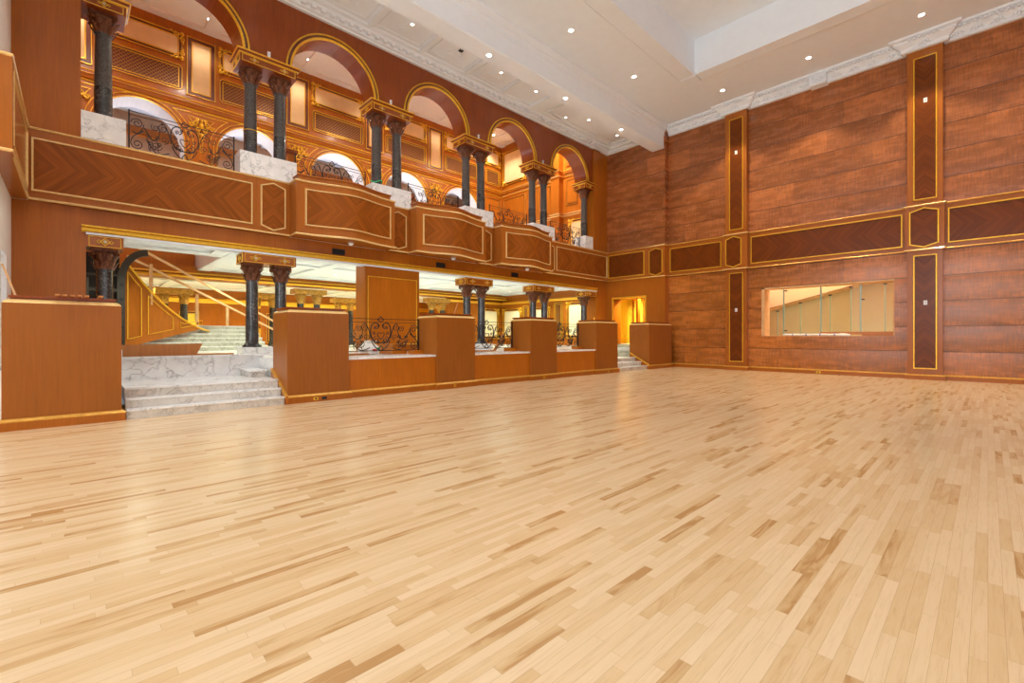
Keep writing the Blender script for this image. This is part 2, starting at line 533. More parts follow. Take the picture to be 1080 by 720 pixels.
struct('wall_arcade', b, 'wood_red')
b = MB(); b.box(XL - .7, XL, YE, .09, 5.6, 13.6)
b.box(XL - .7, XL, 18.36, YA, 5.6, 13.6)
b.box(XL - .02, XL + .07, 18.36, 18.95, 5.65, 10.55)
struct('wall_arcade_pier', b, 'wood')
tag(sof.build('wall_arcade_soffit', 'wood_red', smooth=True), kind='structure')
# lower level of the side wall: end piers, header
b = MB(); b.box(XL - .7, XL - .03, YE, .17, 0, 4.16); b.box(XL - .7, XL - .03, 18.70, YA, 0, 4.16)
b.box(XL - .35, XL - .05, .17, 18.70, 3.66, 4.16)
struct('wall_side', b, 'wood')
b = MB(); b.box(XL - .68, XL - .05, 6.55, 8.52, TF, 3.66)
struct('wall_side_pier', b, 'wood')
t = thing('wall_panel', (XL - .05, 7.53, TF), 'tall amber veneer panel in a gilt frame on the pier behind the iron railing', 'panel')
b = MB(); b.prism(rect(6.66, 8.40, 1.15, 3.28), PX(XL - .05), 0, .015); fixn(b, 'panel_face', 'wood_org', t, (XL - .05, 7.53, 2.2))
b = MB(); strip(b, PX(XL - .035), rect(6.63, 8.43, 1.12, 3.31), .04, .02); fixn(b, 'frame', 'gold', t, (XL - .05, 7.53, 2.2))

# slabs
b = MB(); b.box(-29.5, -21.9, YE, YA, 4.05, 5.6); b.box(-21.9, -17.0, 3.4, YA, 4.05, 5.6); b.box(-17.0, -14.0, YE, YA, 4.05, 5.6); b.box(-14.14, XL - .02, YE, YA, 4.16, 5.6)
struct('floor_gallery', b, 'marble')  # unseen floor, made pale marble to bounce light onto the gallery ceiling
b = MB()
for x0, x1, y0, y1 in ((-29.5, -21.9, YE, YA), (-20.95, -13.8, 3.4, YA), (-17.0, -13.8, YE, 3.4)):
    b.box(x0, x1, y0, y1, 4.0, 4.05)
    nx = 2 if x1 - x0 > 4 else 1; ny = 5 if y1 - y0 > 8 else 1
    for i in range(nx + 1):
        x = x0 + .05 + (x1 - x0 - .5) * i / nx; b.box(x, x + .4, y0, y1, 3.93, 4.0)
    for j in range(ny + 1):
        y = y0 + .01 + (y1 - y0 - .42) * j / ny; b.box(x0, x1, y, y + .4, 3.92, 3.99)
b.box(-21.4, -16.9, 3.38, 3.48, 3.93, 5.6); b.box(-17.02, -16.92, YE, 3.4, 3.93, 5.6)
struct('ceiling_lounge', b, 'plaster')
b = MB(); b.box(-21.85, -21.0, YE, YA, 3.62, 4.05); b.box(-21.9, -21.4, YE, 3.4, 4.05, 5.6)
struct('beam_lounge', b, 'gal')
b = MB(); bead(b, [(-21.0, YE), (-21.0, YA)], 3.80, .03); b.sweep([(-21.0, YE), (-21.0, YA)], [(0, 3.62), (.06, 3.62), (.09, 3.67), (.03, 3.71), (0, 3.71)])
struct('trim_1', b, 'gold')
# terrace floor (with the stair openings)
b = MB()
b.box(-29.5, -12.35, YE, YA, 0, TF)
b.box(-12.35, -10.15, YE, .53, 0, TF - .01)
for y0, y1 in ((3.20, 15.26),): b.box(-12.35, -10.15, y0, y1, 0, TF - .01)
b.box(-12.35, -10.9, 18.3, YA, 0, TF - .02)
struct('floor_terrace', b, 'marble')

# ------------------------------------------------------------------ hall ceiling
b = MB()
b.box(-10.34, -7.6, YF, YB + .3, ZC, ZC + .1)
b.box(-7.6, 3.75, 16.55, YB + .3, ZC, ZC + .1)
b.box(3.75, XR + .3, YF, YB + .3, ZC, ZC + .1)
b.box(-7.6, 3.75, YF, -4.15, ZC, ZC + .1)
b.box(-7.6, -7.45, -4.15, 16.55, ZC, 12.25); b.box(3.6, 3.75, -4.15, 16.55, ZC, 12.25)
b.box(-7.45, 3.6, 16.40, 16.55, ZC, 12.25); b.box(-7.45, 3.6, -4.15, -4.0, ZC, 12.25)
b.box(-7.6, 3.75, -4.15, 16.55, 12.25, 12.35)
struct('ceiling', b, 'plaster')
b = MB()   # flat raised border round the recess
b.box(-8.0, -7.451, -4.0, 16.39, ZC - .07, ZC); b.box(-7.40, 3.6, 16.401, 16.9, ZC - .07, ZC); b.box(-8.0, -7.42, 16.42, 16.93, ZC - .09, ZC)
b.box(-8.10, -8.03, -4.0, 16.93, ZC - .045, ZC); b.box(-8.10, 3.6, 16.96, 17.02, ZC - .04, ZC)
for i in range(5):
    for j in range(4): b.box(-7.94 + i * .09, -7.90 + i * .09, 16.5 + j * .09, 16.55 + j * .09, ZC - .06, ZC - .04)
struct('trim_2', b, 'plaster')
# beam with cove between tray and main ceiling
prof = [(-11.64, 10.86), (-11.64, 10.60), (-11.58, 10.60), (-10.98, 10.10), (-10.92, 10.10), (-10.92, 10.05), (-10.34, 10.05), (-10.30, 10.09), (-10.34, 10.13), (-10.34, 10.62), (-10.31, 10.66), (-10.31, 10.80), (-10.24, 10.84), (-10.24, 10.90), (-10.12, 10.98), (-10.12, ZC), (-10.34, ZC + .1), (-11.0, ZC + .1)]
b = MB(); b.prism(prof, lambda a, z, d: (a, d, z), YF, YA)
b.prism([(-10.34, 10.05), (-10.34, ZC), (-10.60, ZC), (-10.60, 10.05)], lambda a, z, d: (a, d, z), YA - .01, YA + .01)
struct('beam', b, 'plaster')
b = MB()
b.box(-14.14, -10.9, YF, YA, 10.85, 10.95)
struct('ceiling_tray', b, 'plaster')
b = MB()   # cornice of the tray, round the left wall, the back wall and ribs
cp = [(0, 10.58), (.10, 10.58), (.12, 10.62), (.20, 10.64), (.22, 10.70), (.34, 10.72), (.36, 10.78), (.48, 10.80), (.50, 10.86), (0, 10.86)]
b.sweep([(-11.62, YA), (XL, YA), (XL, 18.95), (XL + .07, 18.95), (XL + .07, 18.36), (XL, 18.36), (XL, YE)][::-1], cp)
b.box(XL, -11.6, 13.45, 14.15, 10.78, 10.86)
for i in range(9):
    y = -.95 + i * 1.83
    b.box(XL + .45, -11.62, y, y + .16, 10.80, 10.86)
for i in range(8):
    y0, y1 = -.95 + i * 1.83 + .24, -.95 + (i + 1) * 1.83 - .08
    if y1 > 13.5: continue
    strip(b, lambda a, c, d: (c, a, 10.852 - d), rect(y0, y1, -12.80, -11.78), .03, .02)
    strip(b, lambda a, c, d: (c, a, 10.852 - d), [((y0 + y1) / 2 - .3, -12.45), ((y0 + y1) / 2, -11.95), ((y0 + y1) / 2 + .3, -12.45)], .025, .02)
strip(b, lambda a, c, d: (c, a, 10.852 - d), rect(14.35, 19.0, -12.80, -11.78), .06, .04)
struct('trim_3', b, 'plaster')
# egg and leaf blocks of the tray cornice
b = MB()
for i in range(70):
    y = -.7 + i * .275
    if y < 18.2: b.box(XL + .20, XL + .33, y, y + .12, 10.655, 10.725)
struct('trim_4', b, 'plaster')
# main cornice on the back wall
cp = [(0, 10.66), (.10, 10.66), (.13, 10.69), (.13, 10.76), (.16, 10.80), (.24, 10.86), (.30, 10.91), (.30, 10.96), (.40, 10.99), (.42, ZC + .01), (0, ZC + .01)]
path = [(-10.24, YB), (-7.66, YB), (-7.66, YP), (-6.78, YP), (-6.78, YB), (-1.86, YB), (-1.86, YP), (-.96, YP), (-.96, YB), (XR, YB)]
b = MB(); b.sweep(path, cp)
b.box(-4.57, -4.05, YB - .36, YB, 10.60, ZC)
for r_, w_ in ((.19, .028), (.10, .03)):
    b.tube([(-4.31 + r_ * cos(TAU * i / 24), YB - .37, 10.82 + r_ * sin(TAU * i / 24)) for i in range(24)], w_, 6, True)
b.ball((-4.31, YB - .36, 10.82), .05)
struct('trim_5', b, 'plaster')
b = MB()   # dentils and leaf relief
def relief(x0, x1, yf):
    n = int((x1 - x0) / .11)
    for i in range(n):
        x = x0 + (i + .25) * (x1 - x0) / n
        b.box(x, x + .06, yf - .40, yf - .22, 10.90, 10.955)
    n = max(1, int((x1 - x0) / .42))
    for i in range(n):
        x = x0 + (i + .5) * (x1 - x0) / n
        for dx, dz, rr in ((-.13, .0, .035), (-.07, .05, .045), (0, .0, .05), (0, .07, .04), (.07, .05, .045), (.13, .0, .035)):
            b.ball((x + dx, yf - .17 - .5 * dz, 10.77 + dz), rr, 6)
relief(-10.1, -7.75, YB); relief(-7.6, -6.82, YP); relief(-6.70, -4.58, YB); relief(-4.04, -1.95, YB); relief(-1.80, -1.0, YP); relief(-.88, 3.0, YB)
struct('trim_6', b, 'plaster')

# ------------------------------------------------------------------ band along the back wall
bandpath = [(XL + .05, YA - .04), (-10.28, YA - .04), (-10.28, YB - .08), (-7.68, YB - .08), (-7.68, YP - .06), (-6.76, YP - .06), (-6.76, YB - .08), (-1.88, YB - .08), (-1.88, YP - .06), (-.94, YP - .06), (-.94, YB - .08), (XR, YB - .08)]
def wall_band(fn, poly, centre, path, label, mat='matchY', fmat='gold', step=None, bw=.05, name='wall_band', cat='wall band', beadmat='pale_gold', depth=.12):
    t = thing(name, centre, label, cat)
    fixn(MB().sweep(path, [(0, ZB0), (0, ZB1), (-depth, ZB1), (-depth, ZB0)]), 'rail', 'rail', t, centre)
    for z in (ZB1 - .03, ZB0 + .03): b = MB(); bead(b, path, z); fixn(b, 'bead', beadmat, t, centre)
    b = MB()
    inner = inset(poly, bw * .8)
    if step:
        inn = subdiv(inner, step)
        a0 = min(p[0] for p in inner); a1 = max(p[0] for p in inner); b0 = min(p[1] for p in inner); b1 = max(p[1] for p in inner)
        n = int((a1 - a0) / step)
        for i in range(n):
            s, e = a0 + (a1 - a0) * i / n, a0 + (a1 - a0) * (i + 1) / n
            b.quad(fn(s, b0, .012), fn(e, b0, .012), fn(e, b1, .012), fn(s, b1, .012))
    else: b.prism(inner, fn, -.004, .012)
    b.build('panel_face', mat, t, centre) if step else fixn(b, 'panel_face', mat, t, centre)
    b = MB(); strip(b, fn, poly, bw, .034, 0, step); fixn(b, 'frame', fmat, t, centre)
    return t
fnA = PY(YA - .04); fnB = PY(YB - .08); fnP = PY(YP - .06)
def pc(x0, x1, y): return ((x0 + x1) / 2, y, 4.9)
BP = bandpath
wall_band(fnA, rect(-13.34, -11.31, 4.32, 5.48), pc(-13.34, -11.31, YA - .04), [BP[0], (-11.19, YA - .04)], 'short matched-veneer band section above the far doorway, next to the corner', beadmat='satin_gold')
wall_band(fnA, hexa(-11.07, -10.38, 4.22, 5.52), pc(-11.07, -10.38, YA - .04), [(-11.188, YA - .04), BP[1], BP[2]], 'band section with small six-sided panel just left of where the back wall steps back')
wall_band(fnB, rect(-10.18, -7.85, 4.34, 5.45), pc(-10.18, -7.85, YB - .08), [(-10.276, YB - .08), (-7.684, YB - .08)], 'matched-veneer band section on the back wall left of the left pilaster', beadmat='satin_gold')
wall_band(fnP, hexa(-7.62, -6.97, 4.24, 5.55), pc(-7.62, -6.97, YP - .06), BP[3:7], 'band section with six-sided panel crossing the left pilaster of the back wall')
wall_band(fnB, rect(-6.69, -1.96, 4.34, 5.45), pc(-6.69, -1.96, YB - .08), [(-6.756, YB - .08), (-1.884, YB - .08)], 'long matched-veneer band section directly above the wide interior window', beadmat='satin_gold')
wall_band(fnP, hexa(-1.79, -1.06, 4.24, 5.55), pc(-1.79, -1.06, YP - .06), BP[7:11], 'band section with six-sided panel crossing the right pilaster of the back wall')
wall_band(fnB, rect(-.88, 3.9, 4.34, 5.45), pc(-.88, 2.6, YB - .08), [(-.936, YB - .08), BP[11]], 'matched-veneer band section running out of view at the right edge', beadmat='satin_gold')

# pilasters of the back wall
for (x0, x1, side) in ((-7.64, -6.80, 'left'), (-1.84, -.98, 'right')):
    t = thing('pilaster', ((x0 + x1) / 2, YP, 0), 'full-height wooden pilaster with inlaid dark panels, %s of the interior window' % side, 'pilaster', None)
    b = MB(); b.box(x0, x1, YP, YB + .01, .16, 4.16); b.box(x0, x1, YP, YB + .01, 5.65, 10.66)
    fixn(b, 'shaft', 'rail', t, ((x0 + x1) / 2, YP, 0))
    for z0, z1, nm in ((5.80, 10.42, 'upper'), (.34, 4.03, 'lower')):
        c = ((x0 + x1) / 2, YP, (z0 + z1) / 2)
        pl = rect(x0 + .15, x1 - .13, z0, z1)
        o = fixn(MB().prism(inset(pl, .03), PY(YP), 0, .012), 'inlay_panel', 'matchY', t, c)
        o['label'] = nm + ' dark chevron inlay'
        b = MB(); strip(b, PY(YP), pl, .045, .03); f = fixn(b, 'gilt_frame', 'gold', t, c)
    for z, nm in ((8.99, 'upper'), (2.48, 'lower')):
        s = thing('wall_switch', ((x0 + x1) / 2 + .02, YP - .015, z), 'small white square plate on the %s panel of the %s pilaster' % (nm, side), 'switch plate')
        x = (x0 + x1) / 2 + .02
        fixn(MB().box(x - .045, x + .045, YP - .03, YP - .012, z - .07, z + .07), 'plate', 'white', s, (x, YP - .015, z))
        fixn(MB().box(x - .018, x + .018, YP - .038, YP - .029, z - .03, z + .03), 'button', 'stone', s, (x, YP - .015, z))

# baseboards
base_prof = [(0, 0), (.05, 0), (.05, .125), (0, .125)]
cap_prof = [(0, .122), (.055, .122), (.06, .14), (.03, .165), (0, .175)]
bp = [(-10.93, YB - .0), (-10.24, YB), (-7.66, YB), (-7.66, YP), (-6.78, YP), (-6.78, YB), (-1.86, YB), (-1.86, YP), (-.96, YP), (-.96, YB), (XR, YB)]
struct('baseboard_back', MB().sweep(bp[1:], base_prof), 'wood')
struct('baseboard_back_cap', MB().sweep(bp[1:], cap_prof), 'satin_gold')

# ------------------------------------------------------------------ interior window on the back wall
b = MB()
b.box(WX0, WX0 + .10, YB - .01, YB + .62, WZ0, WZ1); b.box(WX0, WX1, YB - .01, YB + .62, WZ1 - .05, WZ1)
b.box(WX0, WX1, YB + .02, YB + .62, WZ0 - .02, WZ0 + .012); b.box(WX1 - .03, WX1, YB + .02, YB + .62, WZ0, WZ1)
struct('window_20', b, 'timber')
b = MB()
b.quad((-9.5, 22.6, 0), (0, 22.6, 0), (0, 22.6, 5), (-9.5, 22.6, 5))
b.box(-9.6, -9.5, YB + .3, 22.6, 0, 5); b.box(0, .1, YB + .3, 22.6, 0, 5); b.box(-9.5, 0, YB + .3, 22.7, .7, .8)
b.box(-9.6, .1, YB + .3, 22.7, 5, 5.1)
struct('wall_booth', b, 'beige')
# raked bulkhead
b = MB(); P0 = lambda x: 2.52 + (x + 6.73) * .262
b.prism([(-9.4, P0(-9.4)), (-.05, P0(-.05)), (-.05, 4.95), (-9.4, 4.95)], PY(21.5), -1.0, 0)
struct('wall_bulkhead', b, 'peach')
b = MB(); b.tube([(-9.4, 21.47, P0(-9.4)), (-.05, 21.47, P0(-.05))], .012, 4)
struct('trim_9', b, 'dark')
gx = [(-5.60, 'leftmost'), (-4.35, 'middle'), (-3.15, 'rightmost')]
for i, (x, w) in enumerate(gx):
    t = thing('glass_screen', (x, YB + .35, WZ0), 'frameless glass pane with a green edge, the %s of three inside the interior window' % w, 'glass panel')
    x1 = [(-4.40), (-3.20), (-2.26)][i]
    pv = (x, YB + .35, WZ0)
    fixn(MB().box(x, x1, YB + .34, YB + .352, WZ0 + .1, WZ1 - .07), 'pane', 'glass', t, pv)
    fixn(MB().box(x - .025, x + .025, YB + .32, YB + .345, WZ0 + .06, WZ1 - .06), 'edge', 'glass_edge', t, pv)
    if i != 1:
        for z in ((WZ0 + .22, WZ1 - .14) if i == 0 else (WZ1 - .62,)): fixn(MB().box(x + .03, x + .12, YB + .29, YB + .36, z - .022, z + .022), 'clamp', 'blackp', t, pv)
b = MB()
for x, z0, z1 in ((-6.02, 1.5, 2.45), (-5.2, 1.5, 2.75), (-4.2, 1.5, 3.0), (-3.55, 1.5, 3.25), (-2.55, 1.5, 3.3)):
    q = (x, 21.0, z0)
    t = thing('glass_rail', q, 'thin upright pale green glass fin beyond the interior window', 'glass fin', 'thin glass fins in the room beyond')
    fixn(MB().box(x - .012, x + .012, 20.98, 21.02, z0 - .8, z1), 'fin', 'glass_edge', t, q)
    fixn(MB().box(x - .05, x + .05, 20.95, 21.03, z1 - .04, z1), 'clip', 'iron', t, q)
# things on the sill
t = thing('foam_tube', (-4.5, YB + .12, WZ0), 'long white wrapped tube with blue ties lying on the interior window sill', 'wrapped tube')
pts = [(-5.55 + .1 * i, YB + .14, WZ0 + .055 + .006 * sin(i * 2)) for i in range(19)]
fixn(MB().tube(pts, .04, 8), 'sleeve', 'cloth', t, (-4.5, YB + .12, WZ0), smooth=True)
for x in (-5.25, -4.8, -4.35, -3.9): fixn(MB().tube([(x, YB + .14, WZ0 + .055), (x + .03, YB + .14, WZ0 + .055)], .045, 8), 'tie', 'blue', t, (-4.5, YB + .12, WZ0))
pts = [(-3.8 + .05 * i, YB + .10, WZ0 + .03 + .01 * sin(i)) for i in range(9)]
fixn(MB().tube(pts, [.03, .05, .07, .08, .085, .08, .07, .05, .02], 8), 'bunched_end', 'cloth', t, (-4.5, YB + .12, WZ0), smooth=True)
b = MB().box(-4.36, -2.24, YB + .24, YB + .31, WZ0 + .06, WZ0 + .16).box(-3.1, -2.24, YB + .26, YB + .3, WZ0 + .01, WZ0 + .06)
tag(fixn(b, 'timber_plank', 'board', None, (-3.3, YB + .27, WZ0 + .01)), 'raw timber plank resting at the foot of the glass behind the sill', 'plank')

# ------------------------------------------------------------------ side wall: balcony band
bx = XL + .05
fx = PX(bx)
def flat(poly, yc, y0, y1, label):
    wall_band(fx, poly, (bx, yc, 4.9), [(bx, y1), (bx, y0)][::-1], label, 'matchX', 'pale_gold', None, .05, 'balcony_front', 'balcony front', depth=.5)
flat(rect(-.65, 3.38, 4.34, 5.44), 1.36, -.69, 3.47, 'long flat chevron-veneer balcony front, the largest one at the far left')
flat(hexa(3.56, 4.2, 4.24, 5.56), 3.88, 3.472, 4.308, 'balcony front section with six-sided panel left of the first curved balcony')
flat(hexa(7.34, 7.97, 4.24, 5.50), 7.66, 7.272, 8.058, 'balcony front section with six-sided panel between first and second curved balconies')
flat(hexa(11.10, 11.72, 4.24, 5.50), 11.41, 11.022, 11.798, 'balcony front section with six-sided panel between second and third curved balconies')
flat(hexa(14.85, 15.45, 4.24, 5.50), 15.15, 14.772, 15.52, 'balcony front section with six-sided panel right of the third curved balcony')
flat(rect(15.58, 19.5, 4.34, 5.44), 17.54, 15.522, YA - .045, 'flat veneered balcony front between the last curved balcony and the corner')
# curved balconies
def bal_x(u):          # u 0..1 along the balcony
    d = .52 + .34 * (math.exp(-((u - .5) / .27) ** 2)) - .02 * u
    return XL + d
for bi, (y0, y1) in enumerate(((4.31, 7.27), (8.06, 11.02), (11.80, 14.77))):
    t = thing('curved_balcony', (XL, (y0 + y1) / 2, ZB0), 'bowed wooden balcony front with chevron panel, %s counting from the left' % ORD[bi], 'balcony', 'curved balconies')
    cen = (bal_x(.5), (y0 + y1) / 2, 4.9)
    fb = lambda a, z, d, y0=y0, y1=y1: (bal_x((a - y0) / (y1 - y0)) + d, a, z)
    N = 28
    path = [(XL, y0)] + [(bal_x(i / N), y0 + (y1 - y0) * i / N) for i in range(N + 1)] + [(XL, y1)]
    poly = path
    b = MB(); b.prism([(p[0], p[1]) for p in poly], lambda a, c, d: (a, c, d), ZB0, ZB1)
    fixn(b, 'front', 'rail', t, cen)
    inn = [(bal_x(i / N) - .10, y0 + .10 + (y1 - y0 - .2) * i / N) for i in range(N + 1)]
    b = MB(); b.prism([(XL, y0 + .10)] + inn + [(XL, y1 - .1)], lambda a, c, d: (a, c, d), ZB1, ZB1 + .20)
    bead(b, [(XL, y0 + .1)] + inn + [(XL, y1 - .1)], ZB1 + .17, .03)
    fixn(b, 'coping', 'rail', t, cen)
    for z in (ZB1 - .02, ZB0 + .03): b = MB(); bead(b, path, z, .03); fixn(b, 'bead', 'pale_gold', t, cen)
    b = MB(); pl = rect(y0 + .22, y1 - .14, 4.42, 5.44)
    inner = inset(pl, .04); n = 26
    for i in range(n):
        s, e = inner[0][0] + (inner[1][0] - inner[0][0]) * i / n, inner[0][0] + (inner[1][0] - inner[0][0]) * (i + 1) / n
        b.quad(fb(s, inner[0][1], .014), fb(e, inner[0][1], .014), fb(e, inner[2][1], .014), fb(s, inner[2][1], .014))
    b.build('panel_face', 'matchX', t, (cen[0], cen[1] + .05, 4.93), smooth=True)
    b = MB(); strip(b, fb, pl, .05, .04, 0, .12); fixn(b, 'panel_frame', 'pale_gold', t, cen)
    d = thing('dome_light', (XL + .36, y0 + 1.6, ZB0), 'small white dome under the %s curved balcony' % ORD[bi], 'ceiling dome')
    fixn(MB().lathe([(.075, 0), (.075, -.02), (.06, -.05), (.03, -.07), (.003, -.075)], 14, XL + .36, y0 + 1.6, ZB0), 'dome', 'white', d, (XL + .36, y0 + 1.6, ZB0), smooth=True)
    fixn(MB().lathe([(.09, 0), (.09, -.012)], 14, XL + .36, y0 + 1.6, ZB0), 'trim_ring', 'stone', d, (XL + .36, y0 + 1.6, ZB0))
# band on the end wall, left edge
b = MB(); b.box(XL, -10.4, YE, -.70, ZB0, ZB1); b.box(-10.4, -10.15, -5.0, -.68, ZB0, ZB1)
struct('trim_12', b, 'rail')
pth = [(XL, -.70), (-10.15, -.70), (-10.15, -5.0)][::-1]
b = MB(); bead(b, pth[::-1][::-1], ZB1 - .03); bead(b, pth, ZB0 + .03); 
fe = PYp(-.70)
strip(b, fe, rect(-13.2, -10.35, 4.32, 5.48), .05, .03)
struct('trim_13', b, 'pale_gold')

# header cornice over the lower openings, with vents
b = MB(); b.sweep([(XL - .06, .10), (XL - .06, 18.74)], [(0, 3.64), (.05, 3.64), (.10, 3.68), (.10, 3.70), (.05, 3.71), (.05, 3.745), (.13, 3.76), (.13, 3.79), (0, 3.81)])
struct('trim_14', b, 'gold')
b = MB(); b.box(XL - .34, XL + .02, .17, 18.70, 3.60, 3.645)
struct('trim_15', b, 'plaster')
for i, (y, z) in enumerate(((5.71, 3.93), (9.40, 3.93), (13.08, 3.93))):
    q = (XL - .04, y, z)
    t = thing('air_vent', q, 'black rectangular vent in the header below the %s curved balcony' % ORD[i], 'vent')
    fixn(MB().box(XL - .06, XL - .03, y - .19, y + .19, z - .085, z + .085), 'plate', 'blackp', t, q)
    b = MB()
    for j in range(5): b.box(XL - .032, XL - .018, y - .17, y + .17, z - .07 + j * .03, z - .06 + j * .03)
    fixn(b, 'slat', 'iron', t, q)

# ------------------------------------------------------------------ columns
def capital_mb(r, z0, z1, cx, cy):
    b = MB(); H = z1 - z0
    b.lathe([(r * 1.08, 0), (r * 1.16, .03), (r * 1.05, .06), (r * 1.02, H * .4), (r * 1.18, H * .72), (r * 1.45, H * .86)], 16, cx, cy, z0)
    for lv, (zz, hh, n, ro, ph) in enumerate(((.07, .38, 8, 1.24, 0), (.36, .42, 8, 1.42, pi / 8))):
        for i in range(n):
            t = ph + TAU * i / n; ct, st = cos(t), sin(t); w = r * .36
            prof = [(1.04, 0), (1.22, .3), (ro + .1, .7), (ro + .34, .92), (ro + .26, .80)]
            vs = []
            for k, (rr, h) in enumerate(prof):
                ww = w * (.9, 1.05, .95, .6, .3)[k]
                for s in (-1, 0, 1):
                    R = r * rr + (r * .12 if s == 0 else 0)
                    vs.append((cx + R * ct - s * ww * st, cy + R * st + s * ww * ct, z0 + H * (zz + hh * h)))
            fs = []
            for k in range(4):
                for s in range(2): fs.append((k * 3 + s, k * 3 + s + 1, k * 3 + s + 4, k * 3 + s + 3))
            b.add(vs, fs)
    for i in range(4):                                   # corner volutes
        t = pi / 4 + i * pi / 2
        c = (cx + r * 1.62 * cos(t), cy + r * 1.62 * sin(t), z0 + H * .80)
        pts = [(c[0] + p * cos(t), c[1] + p * sin(t), c[2] + q) for p, q in spiral((0, 0), .10 * r / .16 * .6, .012, pi * .5, -1.5, 12)]
        b.tube(pts, .022, 5)
    b.box(cx - r * 1.42, cx + r * 1.42, cy - r * 1.42, cy + r * 1.42, z0 + H * .88, z1)
    return b
def medallion(b, fn, a, z, s):
    strip(b, fn, [(a - s, z), (a, z - s), (a + s, z), (a, z + s)], s * .22, .018)
    strip(b, fn, [(a - s * .55, z), (a, z - s * .55), (a + s * .55, z), (a, z + s * .55)], s * .18, .022)
    strip(b, fn, [(a - s * 1.6, z), (a - s * 1.1, z - s * .5), (a - s * .6, z), (a - s * 1.1, z + s * .5)], s * .16, .012)
    strip(b, fn, [(a + s * .6, z), (a + s * 1.1, z - s * .5), (a + s * 1.6, z), (a + s * 1.1, z + s * .5)], s * .16, .012)
def entab(t, org, y0, y1, z0, z1, ys, x0, x1, matb='wood_red', lower=False):
    """block on the capitals: body, gilt mouldings, framed face with a medallion over each column"""
    b = MB(); b.box(x0, x1, y0, y1, z0, z1)
    t = fixn(b, 'entablature', matb, t, org)
    b = MB(); H = z1 - z0; e = .05
    if not lower:
        loop = [(x1, y0), (x1, y1), (x0, y1), (x0, y0)]
        fixn(MB().sweep(loop, [(-.0, z1 - H * .34), (.02, z1 - H * .32), (.04, z1 - H * .2), (.06, z1 - H * .16), (.065, z1 - H * .02), (.0, z1 - H * .02)], True), 'cornice', matb, t, org)
        b.sweep(loop, [(0, z1 - H * .35), (.035, z1 - H * .34), (.04, z1 - H * .28), (.02, z1 - H * .25)], True)
        b.sweep(loop, [(0, z1 - H * .09), (.075, z1 - H * .10), (.09, z1 - H * .04), (.085, z1), (0, z1)], True)
    s = H * (.24 if not lower else .36)
    zc = z0 + H * (.36 if not lower else .5)
    strip(b, PX(x1), rect(y0 + .04, y1 - .04, z0 + H * .05, z1 - H * (.34 if not lower else .06)), H * .07, .012)
    for y in ys: medallion(b, PX(x1), y, zc, s)
    strip(b, PYn(y0), rect(x0 + .04, x1 - .04, z0 + H * .05, z1 - H * (.34 if not lower else .06)), H * .07, .012)
    medallion(b, PYn(y0), (x0 + x1) / 2, zc, s)
    fixn(b, 'gilt_moulding', 'gold', t, org)
    for y in ys:
        fixn(MB().prism([(y + s * .3 * cos(TAU * i / 8), zc + s * .3 * sin(TAU * i / 8)) for i in range(8)], PX(x1), 0, .02), 'inlay_stone', 'stone', t, org)
def PYn(c): return lambda a, z, d: (a, c - d, z)
XCOL = XL - .35
def column(t, org, y, z0, z1, zc, r, lower=False):
    if not lower:
        sh = fixn(MB().lathe([(r, 0), (r, .68), (r * .985, .70), (r * .985, .715)], 24, XCOL, y, z0), 'shaft', 'black', t, org, smooth=True)
        sh['label'] = 'polished black lower drum'
        s2 = fixn(MB().lathe([(r * .96, .715), (r * .97, .73), (r * .88, z1 - z0 - .03), (r, z1 - z0 - .03), (r, z1 - z0)], 24, XCOL, y, z0), 'shaft', 'blackrough', t, org, smooth=True)
        s2['label'] = 'dull grey-black upper shaft'
    else:
        fixn(MB().lathe([(r * 1.5, 0), (r * 1.5, .04), (r * 1.25, .07), (r * 1.05, .10), (r, .12), (r * 1.0, .55), (r * .9, z1 - z0 - .03), (r, z1 - z0 - .02), (r, z1 - z0)], 24, XCOL, y, z0), 'shaft', 'black', t, org, smooth=True)
    fixn(capital_mb(r, z1, zc, XCOL, y), 'capital', 'cap', t, org)
def upper_unit(c, ys, half, label, hy=None):
    org = (XCOL, c, ZB1)
    t = thing('column_pair' if len(ys) > 1 else 'column', org, label, 'column', 'paired columns of the upper arcade' if len(ys) > 1 else 'single end columns of the upper arcade')
    y0, y1 = c - half, c + half
    b = MB(); b.box(XL - .68, XL - .005 + .03, y0, y1, 5.655, 6.25); fixn(b, 'plinth', 'marble', t, org)
    for y in ys: column(t, org, y, 6.25, 8.17, 8.57, .16)
    entab(t, org, y0, y1, 8.57, 8.87, ys, XL - .72, XL + .04)
    return t
nm = ['left end', 'second from the left end', 'third from the left end', 'fourth from the left end', 'fifth, nearest the far corner']
U = []
upper_unit(.46, [.46], .37, 'single dark marble column on a white plinth at the left end of the upper arcade')
p0 = None
labs = ['first pair of dark upper columns from the left, on white plinth, yellow band on one',
        'pair of dark upper columns behind the first curved balcony, green tape on one',
        'pair of dark columns behind the right end of the second curved balcony',
        'pair of dark columns behind the right end of the third curved balcony']
for i, c in enumerate(PAIRS): upper_unit(c, [c - .37, c + .37], .70, labs[i])
upper_unit(18.12, [18.12], .37, 'single dark column on a white plinth at the far end of the upper arcade')
def lower_unit(c, ys, half, label, base=TF, blk=False):
    org = (XCOL, c, base)
    t = thing('column_pair' if len(ys) > 1 else 'column', org, label, 'column', 'lower columns under the balcony')
    zb = 1.11
    fixn(MB().box(XCOL - .28, XL - .02, c - half + (0 if blk else .0), c + half, base, zb), 'plinth', 'marble', t, org)
    for y in ys: column(t, org, y, zb, 2.90, 3.34, .155, True)
    entab(t, org, c - half, c + half, 3.34, 3.60, ys, XL - .68, XL - .0, 'rail', True)
lower_unit(.48, [.48], .31, 'single dark column under the balcony at the left, beside the dark unfinished doorway')
